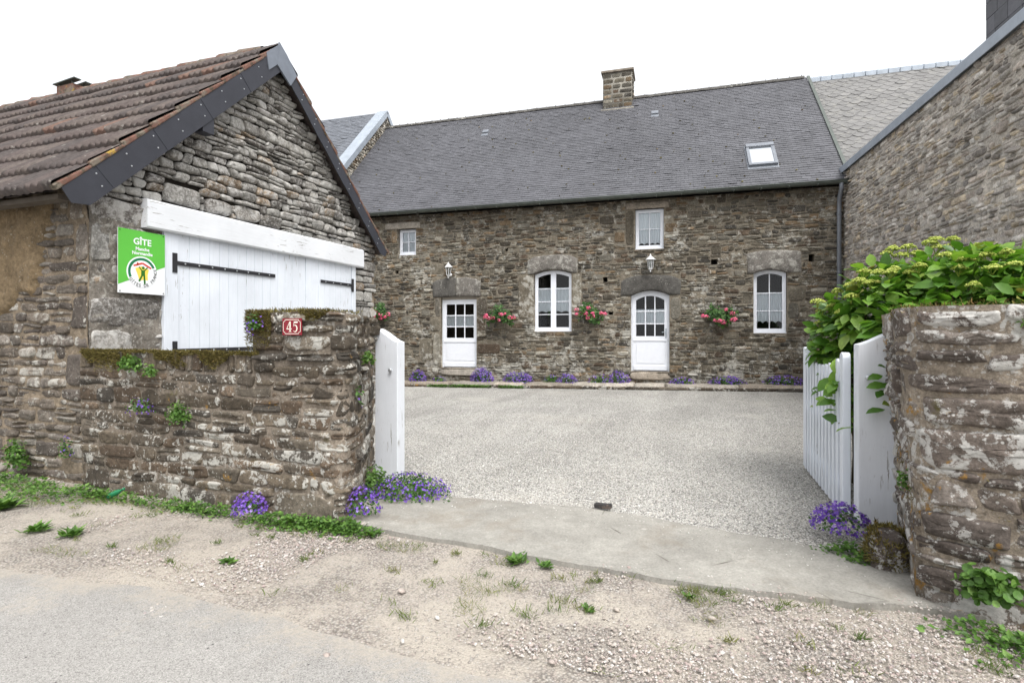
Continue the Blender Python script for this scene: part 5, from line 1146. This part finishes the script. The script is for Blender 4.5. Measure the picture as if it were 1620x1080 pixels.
# ------------------------------------------------------------------ bellflowers
gz = lambda x, y: float(np.clip(.12+.015*x, -.05, .25))
def facade_camp(u, dp, rad, nf, nl, label):
    X, Y, _ = hl(u, dp, 0); campanula((X, Y, gz(X, Y)+.13), rad, int(nf*1.15), int(nl*1.4), label, .044, .05)
facade_camp(-11.25, -.22, (.27,.2,.34), 300, 260, 'purple bellflower clump beside the left gate post, against the facade')
facade_camp(-10.55, -.25, (.22,.15,.15), 60, 160, 'small sparse bellflower just left of the square headed door step')
facade_camp(-9.22, -.24, (.36,.22,.40), 480, 420, 'large purple bellflower just right of the square headed door')
facade_camp(-8.15, -.24, (.45,.22,.30), 420, 420, 'wide purple bellflower under the left jamb of the tall arched window')
facade_camp(-7.2, -.2, (.26,.16,.22), 40, 260, 'mostly green bellflower under the middle of the tall arched window')
facade_camp(-6.75, -.22, (.28,.18,.25), 200, 180, 'round purple bellflower below the right side of the tall arched window')
facade_camp(-5.85, -.22, (.34,.2,.24), 90, 300, 'bright green bellflower with few blooms, left of the arched door')
facade_camp(-5.35, -.22, (.30,.2,.34), 260, 240, 'purple bellflower nearest the left edge of the arched door')
facade_camp(-3.75, -.24, (.32,.2,.18), 130, 240, 'low bellflower at the right corner of the arched door')
facade_camp(-2.65, -.22, (.46,.2,.22), 220, 330, 'low bellflower below the rightmost geranium planter')
facade_camp(-1.35, -.22, (.52,.2,.24), 260, 330, 'wide low bellflower beneath the arched window at the right')
campanula((-3.60, 3.50, .06), (.14,.13,.17), 240, 120, 'vivid purple bellflower at the foot of the lane wall', .03, .03)
campanula((-2.70, 3.80, .08), (.16,.14,.20), 230, 220, 'purple bellflower at the outer corner of the left pillar', .028, .03)
campanula((-2.70, 4.52, .04), (.42,.34,.16), 480, 1500, 'broad bellflower mat spreading in front of the left gate post', .028, .032)
campanula((.93, 4.62, .10), (.20,.17,.19), 480, 220, 'dense purple bellflower at the foot of the picket gate', .030, .03)
campanula((-2.93, 3.90, .95), (.14,.12,.22), 26, 420, 'trailing green bellflower growing from the corner of the left pillar', .028, .035, wall=True)
campanula((-3.63, 3.58, 1.60), (.09,.06,.13), 26, 130, 'little bellflower rooted in the mossy shoulder of the left pillar', .026, .028, wall=True)
campanula((-5.05, 3.60, .83), (.18,.06,.12), 45, 170, 'sparse purple bellflower growing halfway up the low wall', .024, .026, wall=True)
campanula((-6.22, 3.66, .30), (.10,.06,.20), 18, 160, 'spindly bellflower at the foot of the garage corner', .026, .028, wall=True)
campanula((1.66, 3.34, .10), (.17,.12,.13), 60, 260, 'bellflower with few blooms at the foot of the right pillar', .028, .034)
def herb(loc, rad, n, label, size=.035, mat='weed', tv=SLEAF, tf=SLF, cat='plant', name='wall_fern', grp=None):
    mb = MB(); dome(mb, tv, tf, n, rad, size, -.6 if name == 'wall_fern' else -.05, (.3, 1.)); o = mb.build(name, M[mat], None); o.location = loc; tag(o, label, cat, grp); return o
WG = 'green plants growing in the walls'
herb((-4.55, 3.60, .80), (.13,.07,.13), 420, 'bushy green plant halfway up the low wall', .03, grp=WG)
herb((-5.18, 3.60, 1.25), (.15,.06,.10), 300, 'leafy green plant hanging from the coping of the low wall', .035, grp=WG)
herb((-4.92, 3.60, 1.19), (.08,.05,.08), 160, 'smaller green tuft hanging from the coping beside a leafy plant', .03, grp=WG)
herb((-2.80, 4.02, 1.33), (.07,.06,.08), 120, 'green tuft high on the gateway face of the left pillar', .035, grp=WG)
herb((-3.02, 4.42, .14), (.13,.20,.15), 420, 'leafy green clump at the foot of the left pillar beside the white post', .036, grp=WG)
herb((1.17, 4.0, .62), (.07,.06,.10), 150, 'green tuft at mid height on the gateway face of the right pillar', .03, grp=WG)
herb((1.38, 3.50, .22), (.14,.08,.13), 260, 'round leaved green plant low on the right pillar', .045, tv=ROUND, tf=RF, grp=WG)
herb((1.92, 3.35, 1.0), (.10,.08,.09), 120, 'bright fern at the right edge of the picture on the pillar', .07, grp=WG)
herb((1.55, 3.46, 1.60), (.05,.04,.05), 70, 'pale green succulent tuft near the top of the right pillar', .03, grp=WG)
herb((-6.95, 3.62, .22), (.16,.10,.22), 260, 'leafy weed at the foot of the garage side wall', .05, grp=WG)
# weeds in the verge
WV = 'weeds in the verge'
def rosette(x, y, r, n, label, z=.0):
    mb = MB(); a = rng.uniform(0, 6.28, n); D = np.stack([np.cos(a), np.sin(a), rng.uniform(.15, 1.1, n)], 1); P = np.stack([rng.normal(0, r*.25, n), rng.normal(0, r*.25, n), np.zeros(n)], 1)
    mb.inst(SLEAF*np.array([1,.6,1]), SLF, P, D, np.tile([[0,0,1.]], (n, 1))+rng.normal(0, .2, (n, 3)), r*rng.uniform(.5, 1.1, n)); o = mb.build('weed', M['weed'], None); o.location = (x, y, z); tag(o, label, 'weed', WV)
rosette(-1.22, 3.46, .085, 60, 'dark green weed at the front edge of the concrete apron, left of a spiky one', .0)
rosette(-1.02, 3.46, .07, 34, 'bright spiky weed at the front edge of the concrete apron')
rosette(-2.42, 3.55, .08, 40, 'pale weed at the left end of the concrete apron front edge')
rosette(-4.6, 2.75, .10, 60, 'weed in the bare earth, nearest the road at the left'); rosette(-4.95, 2.72, .10, 50, 'flat weed in the bare earth left of its neighbour'); rosette(-5.9, 2.95, .16, 120, 'broad weed at the left edge of the picture in the verge')
rosette(-.63, 2.99, .05, 30, 'tiny weed in the middle of the gravel verge'); rosette(-.1, 3.33, .05, 30, 'small weed near the apron at mid right'); rosette(-3.05, 2.78, .07, 30, 'weed in the bare earth below the purple flowers')
# weed band and grass (uncountable)
mb = MB()
def scatter(mb, pts, size, n, spread, hgt, tv=SLEAF, tf=SLF):
    for (x, y, r, k) in pts:
        m_ = int(n*k); X = x+rng.normal(0, r, m_); Y = y+rng.normal(0, r*.38, m_); Z = rng.uniform(0, hgt, m_)*np.exp(-((X-x)**2+(Y-y)**2*4)/(2*r*r))
        a = rng.uniform(0, 6.28, m_); mb.inst(tv, tf, np.stack([X, Y, Z], 1), np.stack([np.cos(a), np.sin(a), rng.uniform(.0, .9, m_)], 1), np.tile([[0,-.2,1.]], (m_, 1))+rng.normal(0, .3, (m_, 3)), size*rng.uniform(.6, 1.3, m_))
scatter(mb, [(-3.30,3.47,.15,1.2),(-3.05,3.50,.14,1.3),(-2.85,3.52,.13,1.3),(-2.68,3.56,.11,1.),(-2.6,3.50,.08,.6),(-4.1,3.47,.13,.6),(-4.4,3.47,.1,.4),(-5.35,3.46,.12,.6),(-5.65,3.48,.16,.9),(-5.9,3.3,.2,.8),(-6.5,3.3,.3,1.),(-6.9,3.5,.2,1.),(1.45,3.30,.12,.5),(1.7,3.22,.15,.6),(2.0,3.15,.2,.8),(.90,4.35,.10,.7),(1.0,4.2,.08,.5),(-2.95,4.3,.1,.6),(-3.9,3.5,.12,.35),(-4.25,3.48,.1,.3),(-4.7,3.47,.12,.35),(-5.0,3.47,.1,.3),(-6.3,3.5,.15,.5),(1.3,3.42,.10,.4),(1.58,3.36,.12,.6),(1.85,3.25,.16,.7),(1.5,3.15,.14,.3)], .036, 330, .2, .10)
for (u, wd, k) in ((-10.0, .7, 1.), (-9.3, .5, .9), (-8.2, .35, .7)):
    m_ = int(500*k); U = u+rng.uniform(-wd, wd, m_); Yl = -.72+rng.normal(0, .04, m_); X = HO[0]+U*ch_-Yl*sh_; Y = HO[1]+U*sh_+Yl*ch_; a = rng.uniform(0, 6.28, m_)
    mb.inst(SLEAF, SLF, np.stack([X, Y, gz(0, 0)*0+np.clip(.12+.015*X, -.05, .25)+rng.uniform(0, .08, m_)], 1), np.stack([np.cos(a), np.sin(a), rng.uniform(.1, .9, m_)], 1), np.tile([[0,-.2,1.]], (m_, 1))+rng.normal(0, .3, (m_, 3)), .05)
o = mb.build('ground_cover', M['weed']); o['kind'] = 'stuff'
mb = MB(); n = 42000; X = rng.uniform(-7, 2.4, n); Y = rng.uniform(2.45, 3.7, n); ff = fbm(n2(X*2.4, Y*3.2, 21), 3)+.30*np.clip((Y-3.2)/.35, 0, 1)+.3*np.clip((-5-X)/1., 0, 1)*(Y > 3); k = (ff > .30) & (Y < np.where(X > -2.9, 3.5, 3.62)); X, Y = X[k], Y[k]
n = len(X); a = rng.uniform(0, 6.28, n); mb.inst(BLADE, BLF, np.stack([X, Y, 0*X], 1), np.stack([np.cos(a), np.sin(a), rng.uniform(.3, 1.5, n)], 1), rng.normal(0, 1, (n, 3))+np.array([0, 0, .5]), rng.uniform(.015, .05, n))
for _ in range(95):
    cx_ = rng.uniform(-6.5, 2.3); y1_ = 3.52 if cx_ > -2.9 else 3.6; cy_ = y1_-rng.exponential(.25) if rng.random() < .75 else rng.uniform(2.5, 3.5)
    if cy_ < 2.45: continue
    m_ = int(rng.integers(14, 50)); rr_ = rng.uniform(.015, .05); a = rng.uniform(0, 6.28, m_)
    mb.inst(BLADE*np.array([1,1.5,1]), BLF, np.stack([cx_+rng.normal(0, rr_, m_), cy_+rng.normal(0, rr_*.7, m_), 0*a], 1), np.stack([np.cos(a), np.sin(a), rng.uniform(.3, 1.8, m_)], 1), rng.normal(0, 1, (m_, 3))+np.array([0, 0, .5]), rng.uniform(.02, .055, m_), np.clip(rng.normal(rng.uniform(.1, .7), .15, m_), 0, 1))
o = mb.build('grass', M['drygrass']); o['kind'] = 'stuff'

# ------------------------------------------------------------------ hydrangea behind the right pillar
hy = thing('hydrangea', 'big green hydrangea with lime green flower heads behind the right pillar', 'shrub', (2.0, 6.0, 0)); HOF = np.array([2.0, 6.0, 0])
blobs = [((1.55,5.9,1.71),(.40,.5,.48)),((2.1,5.7,1.8),(.55,.6,.48)),((2.8,5.5,1.8),(.6,.6,.46)),((1.32,6.3,1.44),(.28,.45,.50)),((1.38,6.2,1.0),(.24,.45,.6)),((2.3,6.3,1.35),(1.1,.6,.92)),((3.3,5.4,1.63),(.6,.6,.58)),((1.75,5.35,1.60),(.43,.32,.26)),((2.4,5.1,1.70),(.55,.4,.24))]
mb = MB()
for (c, r) in blobs:
    n = int(700*(r[0]*r[1]+r[1]*r[2]+r[0]*r[2])/.7); d = sph(n, -.5); k = rng.uniform(.62, 1.02, n)[:, None]*(1+.16*fbm(d*2.5+np.array(c), 2)[:, None]); P = d*np.array(r)*k+np.array(c)
    ins = np.zeros(n, bool)
    for (c2, r2_) in blobs:
        if c2 != c: ins |= (((P-np.array(c2))/np.array(r2_))**2).sum(1) < .35
    ins |= (P[:, 1] < 5.25) & (P[:, 2] < 1.72) | (P[:, 0] < 1.02) | (P[:, 2] < .15) | ((P[:, 0] < 1.15) & (P[:, 2] < .8))
    P = P[~ins]; d = d[~ins]; out = d*np.array([1, 1, .5])+np.array([0, -.15, .1]); D = out+rng.normal(0, .45, out.shape)-np.array([0, 0, .35]); N_ = d*.5+np.array([-.05, -.25, .9])+rng.normal(0, .28, d.shape)
    mb.inst(LEAF, LEAFF, P, D, N_, .162*rng.uniform(.5, 1.2, len(P)))
n = 20; P = np.array([[1.05, 5.42, 1.06]])+rng.normal(0, 1, (n, 3))*np.array([.03, .09, .10]); P[:3] += np.array([0, -.12, -.28]); mb.inst(LEAF, LEAFF, P, np.tile([[-.6,-.4,-.3]], (n, 1))+rng.normal(0, .5, (n, 3)), np.tile([[-.3,-.6,.7]], (n, 1))+rng.normal(0, .3, (n, 3)), .15*rng.uniform(.7, 1.15, n))
n = 9; P = np.stack([rng.uniform(1.27, 1.36, n), np.full(n, 4.93), rng.uniform(.95, 1.30, n)], 1); mb.inst(LEAF, LEAFF, P, np.tile([[-.9,-.35,-.1]], (n, 1))+rng.normal(0, .35, (n, 3)), np.tile([[-.1,-.6,.8]], (n, 1))+rng.normal(0, .2, (n, 3)), .13*rng.uniform(.7, 1.1, n))
mb.build('foliage', M['hyd_leaf'], hy, True, off=HOF)
mb = MB()
for (c, r) in blobs:
    for k in range(7):
        d = sph(1, .2)[0]; e_ = np.array(c)+d*np.array(r)*.85; b_ = np.array([max(1.4, c[0]+rng.normal(0, .15)), 6.0+rng.normal(0, .2), 0]); mb.tube([b_, b_*.35+e_*.65+np.array([0, 0, -.1]), e_], [.011, .008, .004], 5)
for (p, q) in (((1.35,5.9,.9),(1.05,5.42,1.06)),((1.35,5.7,.7),(1.05,5.3,.78)),((1.45,5.4,1.0),(1.30,4.93,1.12))): mb.tube([p, tuple((np.array(p)+np.array(q))/2+np.array([0,0,.08])), q], [.007, .006, .004], 5)
mb.build('stems', M['stem'], hy, True, off=HOF)
heads = [(1302,492),(1325,462),(1345,452),(1360,445),(1378,448),(1390,432),(1402,402),(1412,395),(1425,405),(1437,392),(1450,402),(1455,422),(1470,385),(1482,393),(1495,405),(1507,380),(1518,425),(1528,412),(1550,390),(1560,405),(1415,427),(1408,432),(1480,380),(1347,470),(1330,495),(1318,485),(1293,478),(1297,512),(1590,400),(1570,425),(1605,420),(1368,431),(1440,432),(1500,392),(1540,452)]
cs, sn = math.cos(TH), math.sin(TH)
for i, (px_, py_) in enumerate(heads):
    ray = np.array([-sn+(px_-810)/855*cs, cs+(px_-810)/855*sn, -(py_-527)/855]); best = None
    for (c, r) in blobs:
        rr = np.array(r)*1.0; o_ = (np.array([0, 0, 1.55])-np.array(c))/rr; d_ = ray/rr; A_ = d_@d_; B2 = o_@d_; C_ = o_@o_-1; ds = B2*B2-A_*C_
        if ds > 0:
            t_ = (-B2-ds**.5)/A_; best = t_ if best is None else min(best, t_)
    P0 = np.array([0, 0, 1.55])+ray*(best if best else 5.9/ray[1]); P0[1] = max(P0[1], 5.0) if P0[2] > 1.75 else max(P0[1], 5.3)
    n = 120; a = rng.uniform(0, 6.28, n); q = np.sqrt(rng.random(n)); rad = rng.uniform(.045, .068); pts = np.stack([q*rad*np.cos(a), q*rad*np.sin(a), .030*(1-q*q)+rng.normal(0, .004, n)], 1)
    mb = MB(); mb.inst(OV*.5, OF, pts+P0-HOF+np.array([0, 0, .0]), rng.normal(0, 1, (n, 3)), np.tile([[0,0,1.]], (n, 1)), .017*rng.uniform(.7, 1.4, n))
    for k in range(8): e_ = pts[k]*.8; mb.tube([P0-HOF+np.array([0, .02, -.06]), P0-HOF+e_+np.array([0, 0, -.004])], .0022, 4, rnd=.1)
    mb.build('flower_head', M['hyd_flower'], hy)

# ------------------------------------------------------------------ small things on the ground
s = NT('burnt_block'); M['block'] = s.done(s.mix(s.step(s.noise(18, 5, .7), .5, .62), (.035,.033,.033), (.11,.085,.07)), .8, .3)
mb = MB(); mb.box((-.075, -.028, 0), (.075, .028, .04), rot=Matrix.Rotation(R(-3), 3, 'Y')); o = mb.build('gate_stop', M['block'], None, bevel=.008); o.location = (-.86, 4.70, .028); o.rotation_euler = (0, 0, R(-8)); tag(o, 'charred dark block set in the rear edge of the concrete apron', 'gate stop')
mb = MB(); d = []
PVs = PV.copy()
us_ = seq(0, 2*math.pi, 29)[:-1]; V = []
for j, ph in enumerate(seq(-.5, math.pi/2, 10)):
    for a in us_: V.append((math.cos(a)*math.cos(ph), math.sin(a)*math.cos(ph), math.sin(ph)))
V = np.array(V); V *= (1+.22*fbm(V*1.6+3, 3))[:, None]; V *= np.array([.135,.13,.24]); k_ = 28
mb.add(V, [(r*k_+i, r*k_+(i+1) % k_, (r+1)*k_+(i+1) % k_, (r+1)*k_+i) for r in range(9) for i in range(k_)], .4)
bo = mb.build('boulder', M['pillar_stone'], None, True); bo.location = (1.13, 4.22, .02); tag(bo, 'mossy wheel guard boulder at the foot of the right pillar', 'boulder')
P = V[(V[:, 2] > .02) & (fbm(V*9, 2) > -.25)]; P = np.repeat(P, 22, 0)+rng.normal(0, .012, (len(P)*22, 3)); mossmb(P, P/np.linalg.norm(P, axis=1)[:, None], .03).build('moss', M['moss'], bo, props={'kind': 'stuff'})
M['bottle_green'] = flat_mat('bottle_green', (.015,.17,.07), .25, .1)
mb = MB(); mb.lathe([(.001,0),(.024,.002),(.026,.01),(.026,.10),(.020,.125),(.010,.145),(.010,.17),(.0125,.172),(.0125,.185),(.001,.186)], 14); o = mb.build('bottle', M['bottle_green'], None, True); o.location = (-5.28, 3.47, .02); o.rotation_euler = (R(20), R(62), R(35)); tag(o, 'small green bottle lying against the foot of the low wall', 'bottle')
for (px_, py_, S_) in ((635,936,.03),(692,978,.018),(637,1015,.02),(517,1038,.022),(1125,980,.03),(975,965,.022),(872,1048,.022)):
    t_ = 1.55*855/(py_-527); x = -sn*t_+(px_-810)/855*t_*cs; y = cs*t_+(px_-810)/855*t_*sn
    mb = MB(); pebbles(mb, np.zeros(1), np.zeros(1), np.zeros(1)+S_*.3, np.array([S_]), PV, PF); o = mb.build('loose_stone', M['verge_pebble'], None, True); o.location = (x, y, 0); tag(o, 'loose stone lying on the gravel verge', 'stone', 'loose stones on the verge')
